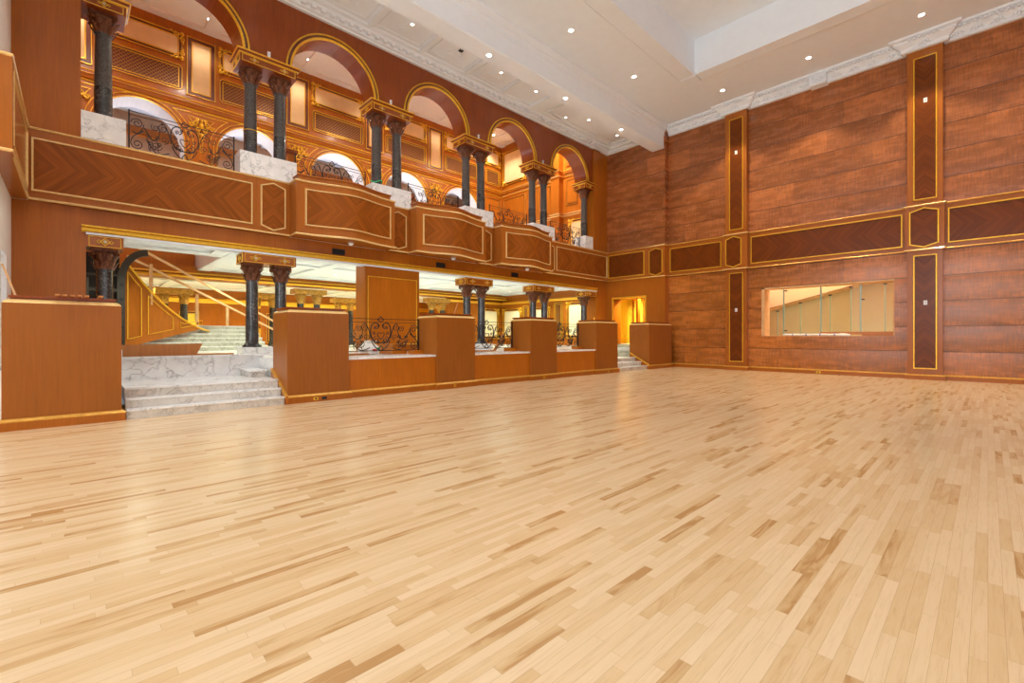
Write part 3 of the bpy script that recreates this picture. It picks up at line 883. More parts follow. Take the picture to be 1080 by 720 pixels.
lower_unit(3.82, [3.46, 4.18], .66, 'pair of dark columns under the balcony on a marble block right of the wide steps')
lower_unit(11.18, [10.82, 11.54], .66, 'pair of dark columns under the balcony behind the middle pedestal')
lower_unit(14.85, [14.48, 15.22], .66, 'pair of dark columns under the balcony behind the fourth pedestal')
lower_unit(18.28, [18.12], .40, 'single dark column under the balcony nearest the far corner')
# gilt arch mouldings
for i, cy in enumerate(ARCH):
    org = (XL, cy, ZS)
    t = thing('arch_moulding', org, 'double gilt moulding round the %s arch of the upper arcade from the left' % ORD[i], 'arch moulding', 'gilt arch mouldings')
    for r0, r1, nm_ in ((1.345, 1.395, 'outer_ring'), (1.225, 1.29, 'inner_ring')):
        b = MB(); n = 40; vs = []; 
        for rr, d in ((r0, 0), (r0 + .01, .045), (r1 - .01, .045), (r1, 0)):
            for k in range(n + 1):
                a = pi - pi * k / n; vs.append((XL + d, cy + rr * cos(a), ZS + rr * sin(a)))
        fs = [(q * (n + 1) + k, q * (n + 1) + k + 1, (q + 1) * (n + 1) + k + 1, (q + 1) * (n + 1) + k) for q in range(3) for k in range(n)]
        b.add(vs, fs); fixn(b, nm_, 'gold', t, org, smooth=True)
    b = MB(); n = 40
    for k in range(n):
        a, a2 = pi - pi * k / n, pi - pi * (k + 1) / n
        b.quad((XL + .012, cy + 1.285 * cos(a), ZS + 1.285 * sin(a)), (XL + .012, cy + 1.285 * cos(a2), ZS + 1.285 * sin(a2)), (XL + .012, cy + 1.35 * cos(a2), ZS + 1.35 * sin(a2)), (XL + .012, cy + 1.35 * cos(a), ZS + 1.35 * sin(a)))
    b.build('dark_band', 'dark', t, org)
for i, y in enumerate((3.78, 7.41, 11.10, 14.74)):
    q = (XL, y, 9.0)
    s = thing('wall_sensor', q, 'tiny white sensor on the arcade wall above the %s column pair from the left' % ORD[i], 'sensor')
    fixn(MB().box(XL, XL + .03, y - .035, y + .035, 8.93, 9.07), 'housing', 'white', s, q)
    fixn(MB().lathe([(.02, 0), (.015, .012), (.002, .016)], 10, XL + .035, y, 8.985), 'lens', 'stone', s, q)

# ------------------------------------------------------------------ gallery beyond the arcade
GZ = 8.8
GA = [1.76, 5.40, 9.06, 12.72, 16.38]
GT = [-.05, 3.58, 7.20, 10.90, 14.56]
b = MB(); gs = MB()
cuts = [YE, 3.58, 7.23, 10.89, 14.55, 18.2]
for i, cy in enumerate(GA):
    pts = arch_wall(b, GX, GX - 1.0, cuts[i], cuts[i + 1], cy, 1.27, GZ, GC)
    for x in (GX, GX - 1.0):
        b.quad((x, cuts[i], 5.6), (x, cy - 1.27, 5.6), (x, cy - 1.27, GZ), (x, cuts[i], GZ))
        b.quad((x, cy + 1.27, 5.6), (x, cuts[i + 1], 5.6), (x, cuts[i + 1], GZ), (x, cy + 1.27, GZ))
    full = [(cy - 1.27, 5.6)] + pts + [(cy + 1.27, 5.6)]
    for j in range(len(full) - 1):
        p, q = full[j], full[j + 1]
        gs.quad((GX, p[0], p[1]), (GX - 1.0, p[0], p[1]), (GX - 1.0, q[0], q[1]), (GX, q[0], q[1]))
b.box(GX - 1.0, GX, 18.2, YA, 5.6, GC)
struct('wall_gallery', b, 'gal')
tag(gs.build('wall_gallery_soffit', 'plaster_warm', smooth=True), kind='structure')
struct('wall_gallery_end', MB().box(-29.5, -14.14, YA, YA + .3, TF, GC + .2), 'gal')
b = MB(); b.box(-29.5, -13.3, YE - .3, YA + .3, GC, GC + .15)
for i in range(6):
    y = YE + .9 + i * 3.66; b.box(GX, -14.1, y, y + .5, GC - .07, GC); 
b.box(GX, GX + .35, YE, YA, GC - .06, GC); b.box(-14.5, -14.14, YE, YA, GC - .06, GC)
struct('ceiling_gallery', b, 'plaster_warm')
b = MB(); b.box(-25.4, -25.2, YE, YA, 5.6, GC)
struct('wall_corridor', b, 'tan')
b = MB(); b.box(-25.2, GX - 1.0, YE, YA, 10.9, 11.0)
for i in range(6): b.box(-25.2, GX - 1, YE + .3 + 3.66 * i, YE + .6 + 3.66 * i, 10.8, 10.9)
struct('ceiling_corridor', b, 'plaster')
# corridor wall decoration seen through the arches
for i, cy in enumerate(GA[1:], 1):
    for dy, nmn in ((.75, 'panel'),):
        y = cy + dy
        q = (-25.2, y, 8.6)
        t = thing('corridor_panel', q, 'pale upright panel between pilasters glimpsed through the %s rear arch' % ORD[i], 'wall panel', 'corridor panels')
        fixn(MB().prism(rect(y - .35, y + .35, 7.0, 9.55), PX(-25.2), 0, .03), 'panel_face', 'cream2', t, q)
        b = MB(); strip(b, PX(-25.2), rect(y - .42, y + .42, 6.9, 9.65), .06, .05)
        for s in (-1, 1): b.ball((-25.12, y + s * .42, 9.72), .09); b.ball((-25.12, y + s * .60, 9.55), .07)
        fixn(b, 'gilt_frame', 'gold', t, q)
b = MB()
for cy in GA:
    for dy in (-1.3, 1.9):
        b.box(-25.2, -25.0, cy + dy - .22, cy + dy + .22, 5.6, 10.0); 
b.box(-25.2, -24.95, YE, YA, 9.95, 10.3)
struct('trim_16', b, 'gal')
# cornice lines across the gallery wall and end wall
b = MB()
gp = [(GX, YE), (GX, YA), (-14.14, YA)]
for z, r in ((10.56, .035), (10.44, .03), (10.20, .04)): bead(b, gp, z, r)
struct('trim_17', b, 'gold')
struct('trim_18', MB().sweep(gp, [(0, 10.24), (.05, 10.26), (.07, 10.34), (.12, 10.40), (.05, 10.43), (0, 10.43)]), 'gal')

def corner_orn(b, fn, a, z, sa, sz, s=.16):
    g_ = s / .16; c = lambda p, q: fn(a + sa * p * g_, z + sz * q * g_, .05)
    b.ball(c(.02, .02), .06 * g_, 8)
    for (c0, a0, tn) in (((.16, .03), pi * 1.1, -1.1), ((.03, .16), pi * .4, 1.1)):
        pts = spiral(c0, .075, .015, a0, tn, 9)
        b.tube([c(p, q) for p, q in pts], .024 * g_, 5)
    for p, q in ((.27, .0), (.0, .27), (.12, .12)): b.ball(c(p, q), .035 * g_, 6)
def cream_panel(fn, org, a0, a1, z0, z1, label, orn=True, group=None, mat='cream', bw=.16, name='wall_panel'):
    t = thing(name, org, label, 'wall panel', group)
    fixn(MB().prism(rect(a0, a1, z0, z1), fn, 0, .02), 'border', 'dark', t, org)
    fixn(MB().prism(inset(rect(a0, a1, z0, z1), bw), fn, .015, .035), 'fabric', mat, t, org)
    b = MB(); strip(b, fn, rect(a0, a1, z0, z1), .04, .06); strip(b, fn, inset(rect(a0, a1, z0, z1), bw - .045), .045, .055, .015)
    t0 = t; t = fixn(b, 'gilt_frame', 'gold', t, org)
    if orn:
        for (a, sa) in ((a0, 1), (a1, -1)):
            for (z, sz) in ((z0, 1), (z1, -1)):
                b = MB(); corner_orn(b, fn, a, z, sa, sz, .21); b.build('corner_ornament', 'gold', t, org, smooth=True)
    return t0
def clip_lines(a0, a1, z0, z1, step, sgn):
    out = []; h = z1 - z0; w = a1 - a0; s = -h
    while s < w:
        # line a = a0 + s + t, z = z0 + t   (sgn 1) or mirrored
        t0 = max(0, -s); t1 = min(h, w - s)
        if t1 > t0 + .01:
            p, q = (a0 + s + t0, z0 + t0), (a0 + s + t1, z0 + t1)
            if sgn < 0: p, q = (a0 + a1 - p[0], p[1]), (a0 + a1 - q[0], q[1])
            out.append((p, q))
        s += step
    return out
def grille(fn, org, a0, a1, z0, z1, label, step=.13, name='lattice_grille', chamf=.09, group=None):
    t = thing(name, org, label, 'grille', group)
    k = chamf; pl = [(a0 + k, z0), (a1 - k, z0), (a1, z0 + k), (a1, z1 - k), (a1 - k, z1), (a0 + k, z1), (a0, z1 - k), (a0, z0 + k)]
    fixn(MB().prism(pl, fn, 0, .02), 'border', 'dark', t, org)
    r = rect(a0 + .14, a1 - .14, z0 + .13, z1 - .13)
    b = MB(); strip(b, fn, pl, .04, .06); strip(b, fn, inset(r, -.04), .04, .055)
    fixn(b, 'gilt_frame', 'gold', t, org)
    b = MB()
    for sg, d in ((1, .03), (-1, .038)):
        for p, q in clip_lines(r[0][0], r[1][0], r[0][1], r[2][1], step, sg): b.tube([fn(p[0], p[1], d), fn(q[0], q[1], d)], .011, 3)
    b.build('lattice', 'lattice', t, org)
gf = PX(GX)
TX = 'upright cream fabric panel with gilt frame on the gallery wall, '
Tl = ['at the far left behind the end column', 'above the crest between the first and second rear arches', 'above the crest between the second and third rear arches', 'partly behind the second column pair', 'above the crest seen right of the third column pair or arch']
for i, c in enumerate(GT):
    cream_panel(gf, (GX, c, 10.7), c - .48, c + .48, 10.72, 13.0, TX + Tl[i], False, 'upright cream panels on the gallery wall', bw=.2)
Hs = [(.55, 2.98), (4.19, 6.60), (7.83, 10.29), (11.49, 13.93), (15.17, 17.62), (18.2, 19.42)]
Hl = ['over the first rear arch from the left', 'over the second rear arch, behind the first column pair', 'over the third rear arch, fully in view', 'over the fourth rear arch', 'over the fifth rear arch', 'smallest one, at the corner of the gallery']
for i, (s, e) in enumerate(Hs):
    cream_panel(gf, (GX, (s + e) / 2, 11.98), s, e, 12.0, 12.97, 'wide cream fabric panel with gilt corner scrolls, ' + Hl[i], True, 'wide cream panels on the gallery wall')
    grille(gf, (GX, (s + e) / 2, 10.8), s, e, 10.81, 11.77, 'wide brass lattice grille, ' + Hl[i], group='grilles on the gallery wall')
# gilt arch trims, spandrels and crests
def crest(t, org, y, z):
    b = MB(); F = lambda p, q: (GX + .09, y + p * .85, z + q * .85)
    b.ball(F(0, .0), .09, 8, 1.5); b.ball(F(0, .24), .05, 8, 1.6)
    for s in (-1, 1):
        for c0, r0, a0, tn in (((.20, .10), .13, -pi * .6, 1.2), ((.36, -.02), .10, -pi * .5, 1.2), ((.13, -.20), .10, pi * .6, -1.2), ((.15, .26), .07, -pi * .6, 1.1)):
            pts = spiral(c0, r0, .02, a0, tn, 12); b.tube([F(s * p, q) for p, q in pts], .028, 5)
        b.tube([F(s * .03, -.1), F(s * .12, -.32), F(s * .02, -.52)], .025, 5); b.ball(F(s * .47, .03), .045, 6)
    b.ball(F(0, -.42), .07, 8, 1.2); b.ball(F(0, -.62), .05, 8, 1.4)
    b.build('crest', 'gold', t, org, smooth=True)
for i, cy in enumerate(GA):
    org = (GX, cy, GZ)
    t = thing('arch_moulding', org, 'gilt moulding round the %s rear arch of the gallery from the left' % ORD[i], 'arch moulding', 'rear arch mouldings')
    for r0, r1, nm_ in ((1.275, 1.31, 'inner_ring'), (1.40, 1.43, 'outer_ring')):
        b = MB(); n = 36; vs = []
        for rr, d in ((r0, 0), (r0 + .008, .05), (r1 - .008, .05), (r1, 0)):
            vs.append((GX + d, cy - rr, 5.65))
            for k in range(n + 1):
                a = pi - pi * k / n; vs.append((GX + d, cy + rr * cos(a), GZ + rr * sin(a) * (1.0)))
            vs.append((GX + d, cy + rr, 5.65))
        n += 2
        b.add(vs, [(q * (n + 1) + k, q * (n + 1) + k + 1, (q + 1) * (n + 1) + k + 1, (q + 1) * (n + 1) + k) for q in range(3) for k in range(n)])
        fixn(b, nm_, 'gold', t, org, smooth=True)
for i, c in enumerate(GT):
    org = (GX, c, 9.2)
    t = thing('spandrel_panel', org, 'gilt-edged spandrel with crest beneath the %s upright cream gallery panel from the left' % ORD[i], 'spandrel', 'gallery spandrels')
    def tri(R, zt, zb, n=10):
        L = []; th0 = math.asin((zt - GZ) / R); th1 = math.asin((zb - GZ) / R)
        D = 1.83
        for k in range(n + 1):
            th = th0 + (th1 - th0) * k / n; L.append((c - D + R * cos(th), GZ + R * sin(th)))
        return L + [(2 * c - a, z) for a, z in L[::-1]]
    pl = tri(1.56, 10.08, 7.9)
    pl2 = tri(1.78, 9.93, 8.60)
    b = MB(); strip(b, gf, pl, .034, .04); 
    b2 = [(a, z) for a, z in pl2 if abs(a - c) > .02]
    strip(b, gf, b2, .028, .04)
    fixn(b, 'gilt_edge', 'gold', t, org)
    crest(t, org, c, 9.62)
# end wall of the gallery (faces the hall's viewer)
ge = PY(YA)
cream_panel(ge, (-20.2, YA, 10.9), -21.25, -19.2, 10.88, 12.95, 'large square cream panel in gilt frame on the gallery end wall beside the corner', True)
def wood_panel(fn, org, a0, a1, z0, z1, label, mat='gal', group=None):
    t = thing('wood_panel', org, label, 'wood panel', group)
    b = MB(); b.prism(inset(rect(a0, a1, z0, z1), .10), fn, .0, .03); fixn(b, 'raised_field', mat, t, org)
    b = MB(); strip(b, fn, rect(a0, a1, z0, z1), .05, .045); fixn(b, 'gilt_edge', 'lattice', t, org)
ep = [(-21.2, -19.3, 8.3, 10.0), (-19.0, -18.2, 8.3, 10.0), (-17.9, -17.15, 8.3, 10.0), (-16.1, -15.3, 8.6, 10.0), (-16.1, -15.3, 10.75, 12.9)]
el = ['wide one beside the gallery corner', 'narrow one right of the wide panel', 'narrow one left of the projecting pilaster', 'lower one right of the projecting pilaster', 'upper one right of the projecting pilaster']
for (a0, a1, z0, z1), l in zip(ep, el): wood_panel(ge, ((a0 + a1) / 2, YA, z0), a0, a1, z0, z1, 'moulded wood panel on the gallery end wall, ' + l)
for (a0, a1), l in zip(((18.1, 19.4), ), ('',)):
    wood_panel(gf, (GX, 18.75, 8.3), 18.2, 19.42, 8.3, 10.0, 'moulded wood panel on the gallery rear wall below the small grille in the corner')
cream_panel(ge, (-17.6, YA, 11.9), -17.75, -17.2, 10.75, 12.9, 'narrow cream strip panel high on the gallery end wall through the last arch', False, bw=.14)
cream_panel(ge, (-15.3, YA, 6), -15.9, -14.6, 5.75, 7.75, 'cream panel low on the gallery end wall behind the last upper column', True)
grille(ge, (-16.9, YA, 6.2), -17.1, -16.55, 6.1, 7.75, 'narrow lattice grille low on the gallery end wall', .11)
b = MB(); b.box(-16.95, -16.35, YA - .35, YA, 5.6, GC - .1)
struct('trim_19', b, 'gal')
b = MB(); 
for z in (8.0, 8.12, 10.2, 10.5): b.sweep([(-21.3, YA), (-16.95, YA), (-16.95, YA - .35), (-16.35, YA - .35), (-16.35, YA), (-14.14, YA)], [(0, z), (.05, z + .02), (.07, z + .05), (0, z + .07)])
struct('trim_20', b, 'pale_gold')
# fluted newel seen behind the first curved balcony
t = thing('newel_post', (-15.6, 5.55, 5.6), 'square wooden post with moulded cap standing behind the first curved balcony', 'post')
cx, cy_ = -15.6, 5.03
o = (cx, cy_, 5.6); t.location = o; WORLD[t.name] = o
fixn(MB().box(cx - .11, cx + .11, cy_ - .11, cy_ + .11, 5.6, 7.25), 'shaft', 'gal', t, o)
fixn(MB().box(cx - .15, cx + .15, cy_ - .15, cy_ + .15, 7.25, 7.31).box(cx - .18, cx + .18, cy_ - .18, cy_ + .18, 7.31, 7.38), 'cap', 'wood_red', t, o)

# ------------------------------------------------------------------ pedestals and low walls in front of the terrace
def pedestal(y0, y1, label, x0=-10.93, x1=XP, z1=1.90):
    c = ((x0 + x1) / 2, (y0 + y1) / 2, 0)
    t = thing('pedestal', c, label, 'pedestal', 'veneered pedestals along the terrace')
    fixn(MB().box(x0, x1, y0, y1, .1, z1), 'body', 'ped', t, c)
    loop = [(x1, y0), (x1, y1), (x0, y1), (x0, y0)]
    fixn(MB().sweep(loop, [(0, 0), (.05, 0), (.05, .125), (0, .125)], True), 'skirting', 'wood', t, c)
    fixn(MB().sweep(loop, cap_prof, True), 'skirting_bead', 'satin_gold', t, c)
    lp = [(x1 - .0, y0 + .0), (x1 - .0, y1 - .0), (x0, y1), (x0, y0)]
    fixn(MB().sweep(lp, [(0, z1 - .005), (-.02, z1 + .03), (-.06, z1 + .055), (-.3, z1 + .055), (-.3, z1 - .005)], True), 'lip', 'pale_gold', t, c)
    b = MB(); b.box(x0 + .05, x1 - .10, y0 + .08, y1 - .08, z1 + .03, z1 + .10); b.box(x0 + .02, x1 - .07, y0 + .06, y1 - .06, z1 + .08, z1 + .115)
    fixn(b, 'top', 'wood_red', t, c)
    return t
pedestal(YE + .14, .56, 'large veneered pedestal at the far left with loose strips on top')
pedestal(3.16, 4.47, 'veneered pedestal just right of the wide marble steps')
pedestal(6.85, 8.14, 'veneered pedestal right of the first iron railing')
pedestal(10.41, 11.67, 'veneered pedestal between the second and third iron railings')
pedestal(13.90, 15.30, 'veneered pedestal left of the narrow far steps')
pedestal(17.60, YA - .0, 'veneered pedestal right of the narrow far steps, against the back wall', x0=-10.9, x1=-9.95)
for i, (y0, y1) in enumerate(((4.47, 6.85), (8.14, 10.41), (11.67, 13.90))):
    c = (-10.3, (y0 + y1) / 2, 0)
    y0 += .003; y1 -= .003
    t = thing('low_wall', c, 'low amber-veneered wall with white marble top, %s from the left between pedestals' % ORD[i], 'low wall', 'low walls under the railings')
    fixn(MB().box(-10.6, -10.06, y0, y1, .12, .865), 'body', 'wood_org', t, c)
    fixn(MB().box(-10.6, -10.01, y0, y1, 0, .125), 'skirting', 'wood', t, c)
    fixn(MB().sweep([(-10.06, y0), (-10.06, y1)], cap_prof), 'skirting_bead', 'satin_gold', t, c)
    fixn(MB().box(-11.0, -10.03, y0, y1, .865, .915), 'marble_top', 'marble', t, c)
    fixn(MB().box(-10.93, -10.62, y1 - .30, y1 - .002, .915, 1.02), 'end_block', 'wood_org', t, c)
outs = [(3.72, 'gilt outlet plate on the skirting of the pedestal right of the wide steps', 'gold', .05, -9.95), (3.90, 'black outlet plate beside the gilt one on the pedestal skirting', 'blackp', .05, -9.95),
        (7.40, 'round gilt outlet on the skirting of the pedestal right of the first railing', 'gold', .035, -9.95), (10.98, 'round gilt outlet on the skirting of the fourth pedestal from the left', 'gold', .035, -9.95),
        (14.60, 'small gilt outlet on the skirting of the pedestal by the narrow far steps', 'gold', .035, -9.95)]
for y, l, m, w, x in outs:
    q = (x, y, .065)
    t = thing('floor_outlet', q, l, 'outlet')
    fixn(MB().box(x, x + .012, y - w, y + w, .035, .095), 'plate', m, t, q)
    fixn(MB().box(x + .01, x + .016, y - w * .5, y + w * .5, .05, .08), 'socket', 'blackp', t, q)
q = (-4.35, YB - .05, .07); t = thing('floor_outlet', q, 'small gilt outlet on the baseboard below the interior window', 'outlet')
fixn(MB().box(-4.42, -4.28, YB - .065, YB - .05, .035, .1), 'plate', 'gold', t, q); fixn(MB().box(-4.38, -4.32, YB - .07, YB - .06, .05, .085), 'socket', 'blackp', t, q)

# railings ------------------------------------------------------
def railing_mb(W, H):
    """scrollwork in the plane (a, z), a in -W/2..W/2"""
    bars = MB(); scr = MB()
    F = lambda p, q: (0, p, q)
    hw = W / 2
    for z, r in ((H, .011), (H - .085, .008), (.03, .012)): bars.tube([F(-hw, z), F(hw, z)], r, 4)
    for a in (-hw, hw): bars.tube([F(a, 0), F(a, H + .03)], .02, 4)
    def S(pts, r=.010):
        for s in (-1, 1): scr.tube([F(s * p, q) for p, q in pts], r * 1.1, 4)
    def bez(p0, p1, p2, p3, n=12):
        return [tuple((1 - t) ** 3 * p0[k] + 3 * (1 - t) ** 2 * t * p1[k] + 3 * (1 - t) * t * t * p2[k] + t ** 3 * p3[k] for k in (0, 1)) for t in [i / n for i in range(n + 1)]]
    h = H - .085
    # centre: diamond finial, two ovals, heart
    S(bez((0, h + .02), (.10, h + .05), (.10, h + .06), (0, h + .15)), .012)
    S([(.04, h + .085), (.11, h + .085)], .012)
    S(bez((0, .30 * h), (.34, .25 * h), (.34, .95 * h), (.17, .98 * h)), .014)
    S(bez((.17, .98 * h), (.03, 1.0 * h), (.02, .80 * h), (.12, .78 * h)) , .012)
    S(spiral((.15, .83 * h), .045, .012, -pi * .5, 1.3), .009)
    S(bez((0, .42 * h), (.13, .55 * h), (.12, .72 * h), (.0, .62 * h)), .011)
    S(bez((0, .02), (.14, .10 * h), (.24, .28 * h), (.25, .40 * h)), .012)
    S(spiral((.13, .40 * h), .10, .02, pi * .5, -1.4), .010)
    S(bez((0, .22 * h), (.05, .12 * h), (.10, .10 * h), (0, .03)), .012)
    # flanks
    x = .34
    S(bez((.27, .45 * h), (.34, .8 * h), (.38, 1.0 * h), (.47, .95 * h)), .011)
    S(spiral((.43, .82 * h), .10, .02, pi * .5, -1.5), .009)
    S(spiral((.40, .50 * h), .09, .015, -pi * .5, -1.5), .009)
    L = hw - .30
    S(bez((.30, .15 * h), (.55, .0), (.75 * L, .02), (.98 * L, .40 * h)), .012)
    S(spiral((.55, .28 * h), .11, .015, pi, 1.6), .009)
    S(bez((.50, .60 * h), (.62, .3 * h), (.85 * L, .4 * h), (L + .02, .72 * h)), .013)
    n = max(1, int((L - .5) / .17))
    for i in range(n):
        c = .58 + (L - .5) * i / n
        S(spiral((c, .80 * h), .085, .015, pi * .3, -1.4), .009)
        S(bez((c - .02, .45 * h), (c - .10, .6 * h), (c - .10, .8 * h), (c - .05, .86 * h)), .009)
        S(spiral((c + .03, .20 * h), .075, .012, -pi * .3, 1.4), .009)
    nn = max(1, int((L - .42) / .15))
    for i in range(nn):
        c = .50 + (L - .42) * i / nn
        S(spiral((c + .04, .52 * h), .055, .01, pi * .9, 1.4, 10), .009)
        S(spiral((c, .34 * h), .05, .01, -pi * .2, -1.4, 10), .009)
        S(bez((c, .1 * h), (c + .08, .22 * h), (c - .02, .34 * h), (c + .07, .44 * h)), .008)
    S(spiral((.19, .62 * h), .05, .01, pi * .1, 1.3, 10), .009)
    S(spiral((.07, .90 * h), .045, .01, -pi * .2, -1.3, 10), .008)
    S(spiral((.07, .33 * h), .05, .01, -pi * .5, 1.3, 10), .009)
    # end scroll
    e = hw - .15
    S(spiral((e, .80 * h), .12, .02, 0, 1.6), .011); S(spiral((e, .22 * h), .12, .02, 0, -1.6), .011)
    S(bez((e - .12, .80 * h), (e - .10, .5 * h), (e + .12, .5 * h), (e + .12, .22 * h)), .011)
    S([(e - .11, .62 * h), (e, .50 * h), (e + .09, .55 * h)], .016)
    return bars, scr
RP = {}
def railing(x, y0, y1, z, H, label, group):
    W = y1 - y0; key = (round(W, 2), round(H, 2))
    if key in RP:
        return copy_tree(RP[key], (x, (y0 + y1) / 2, z), label, group)
    bars, scr = railing_mb(W, H)
    t = thing('iron_railing', (x, (y0 + y1) / 2, z), label, 'railing', group)
    for b_, nm_ in ((bars, 'rail'), (scr, 'scrollwork')):
        me_o = b_.build(nm_, 'iron', None, (0, 0, 0)); me_o.parent = t
    RP[key] = t
    return t
gl = 'iron railings along the terrace'
railing(-10.80, 4.56, 6.79, 1.0, .84, 'black scrollwork iron railing in front of the gilt-framed panel, nearest the wide steps', gl)
railing(-10.80, 8.16, 10.39 - .04, 1.0, .84, 'black scrollwork iron railing between the third and fourth pedestals', gl)
railing(-10.80, 11.69, 13.88 - .04, 1.0, .84, 'black scrollwork iron railing nearest the far steps', gl)
gu = 'iron railings of the upper arcade'
railing(XL - .30, .90, 3.02, 5.70, .92, 'black iron scroll railing in the first upper arch at the left', gu)
for i, (a, e_) in enumerate(((4.56, 6.68), (8.24, 10.36), (11.92, 14.04), (15.58, 17.70))):
    railing(XL - .30, a, e_, 5.70, .92, 'black iron scroll railing in the %s upper arch%s' % (ORD[i + 1], ', rising to the far corner' if i == 3 else ', behind the curved balcony'), gu)
railing(XL - .9, 4.60, 6.84, TF + .12, .84, 'black iron railing panel beside the column pair at the top of the wide steps', gl)

# ------------------------------------------------------------------ main stair (hall to terrace)
def steps(name, y0, y1, xs, label, mats=('marble', 'marble_w'), x_back=-12.36, z_r=.165):
    t = thing(name, (xs[0], (y0 + y1) / 2, 0), label, 'steps')
    q = (xs[0], (y0 + y1) / 2, 0)
    for i, x in enumerate(xs):
        xb = xs[i + 1] if i + 1 < len(xs) else x_back
        o = fixn(MB().box(x_back, x - .02, y0, y1, i * z_r + .0, (i + 1) * z_r - .03), 'riser', mats[1], t, q)
        o2 = fixn(MB().box(xb - .02, x + .012, y0, y1, (i + 1) * z_r - .03, (i + 1) * z_r), 'tread', mats[0], t, q)
    return t
steps('marble_steps', .56 + .062, 3.16 - .062, [-9.97, -10.18, -10.38], 'wide white marble steps between the two left pedestals, three risers up to a landing')
steps('marble_steps', 15.30 + .062, 17.60 - .062, [-10.0, -10.28, -10.56], 'narrow pale marble steps leading to the yellow-lit far doorway', x_back=-12.34)
# sloping skirtings on the pedestal sides
b = MB(); b.prism([(-9.9, .02), (-9.95, .17), (-10.9, .66), (-10.93, .66), (-10.93, .50), (-10.1, .02)], PYn(3.16), 0, .045)
struct('baseboard_stair', b, 'wood')
b = MB(); b.prism([(-9.95, .14), (-9.95, .18), (-10.93, .69), (-10.93, .645)], PYn(3.16), 0, .055)
struct('baseboard_stair_cap', b, 'satin_gold')
b = MB(); b.prism([(-9.9, .14), (-9.9, .18), (-10.85, .69), (-10.85, .645)], PYn(17.60), 0, .055)
struct('baseboard_far_cap', b, 'gold')
b = MB(); b.prism([(-9.9, .02), (-9.95, .17), (-10.85, .66), (-10.85, .5), (-10.1, .02)], PYn(17.60), 0, .045)
struct('baseboard_far', b, 'wood')
# marble curb at the back of the landing
t = thing('marble_curb', (-12.3, 1.9, .495), 'tall white veined marble curb closing the landing of the wide steps', 'curb')
q = (-12.3, 1.9, .495)
fixn(MB().box(-12.34, -12.18, .2, 3.30, .495, .93), 'slab', 'marble', t, q)
fixn(MB().box(-12.36, -12.13, .2, 3.30, .93, .975), 'coping', 'marble', t, q)
fixn(MB().box(-12.18, -12.14, .2, 3.30, .495, .53), 'foot', 'marble', t, q)
t = thing('step_block', (-11.75, 3.0, .495), 'loose marble step block in the right corner of the landing', 'step block'); q = (-11.75, 3.0, .495)
fixn(MB().box(-12.12, -11.2, 2.80, 3.10, .497, .62), 'body', 'marble_w', t, q); fixn(MB().box(-12.13, -11.17, 2.77, 3.11, .62, .655), 'tread', 'marble', t, q)
tag(fixn(MB().prism([(.62, .905), (1.96, .905), (2.12, 1.235), (.62, 1.215)], PX(-12.50), 0, .03), 'veneer_board', 'board', None, (-12.5, 1.4, 1.1)), 'orange veneer board propped on edge behind the marble curb', 'board')
tag(fixn(MB().box(-12.9, -12.5, 1.9, 2.75, .90, .995), 'flat_board', 'board', None, (-12.7, 2.3, .9)), 'small orange board lying flat on the terrace beyond the curb', 'board')
tag(fixn(MB().box(-12.34, -12.30, .62, .70, .976, 1.12).box(-12.34, -12.10, .585, .625, .976, 1.10), 'corner_piece', 'white', None, (-12.3, .62, .976)), 'small white corner bracket on the left end of the marble curb', 'bracket')
# far stair inside the doorway
t = thing('inner_steps', (-12.2, 17.8, .49), 'pale greenish marble steps rising inside the yellow-lit doorway', 'steps'); q = (-12.2, 17.8, .49)
for i in range(4):
    fixn(MB().box(-12.34 if i < 3 else -13.0, -10.96, 17.70 + .32 * i, 18.30 + .0 if i < 2 else YA, .495 + .13 * i - .1, .495 + .13 * (i + 1)), 'step', 'marble_g', t, q)
b = MB(); b.box(-14.0, -10.6, YB + .3, 24.0, .6, 1.015)
struct('floor_passage', b, 'marble')
b = MB(); b.box(-14.2, -14.0, YB + .3, 24, .6, 4.0); b.box(-10.6, -10.4, YB + .3, 24, .6, 4.0); b.box(-14, -10.6, 22.5, 22.7, .6, 4.0)
struct('wall_passage', b, 'yellow')
struct('ceiling_passage', MB().box(-14.2, -10.4, YB + .3, 24, 3.9, 4.0), 'plaster')
# door frame
b = MB(); strip(b, PY(YA), [(DX0 - .10, .9), (DX0 - .1, DZ + .10), (DX1 + .10, DZ + .10), (DX1 + .10, .9)], .10, .05)
struct('door_1', b, 'gold')
b = MB()
for x0, x1 in ((-12.75, -12.62), (-12.2, -12.05)): b.box(x0, x1, 21.2, 21.45, 1.0, 3.9)
b.box(-11.0, -10.62, 20.4, 22.4, 1.0, 1.35)
struct('trim_21', b, 'gal')
fp = PY(22.5)
cream_panel(fp, (-13.3, 22.5, 1.2), -13.75, -12.95, 1.3, 3.6, 'narrow yellow silk panel with gilt scroll corners in the lit passage, left one', True, mat='yellow')
cream_panel(fp, (-11.6, 22.5, 1.2), -12.3, -10.9, 1.3, 3.6, 'yellow silk panel with gilt frame in the lit passage, right one', True, mat='yellow')

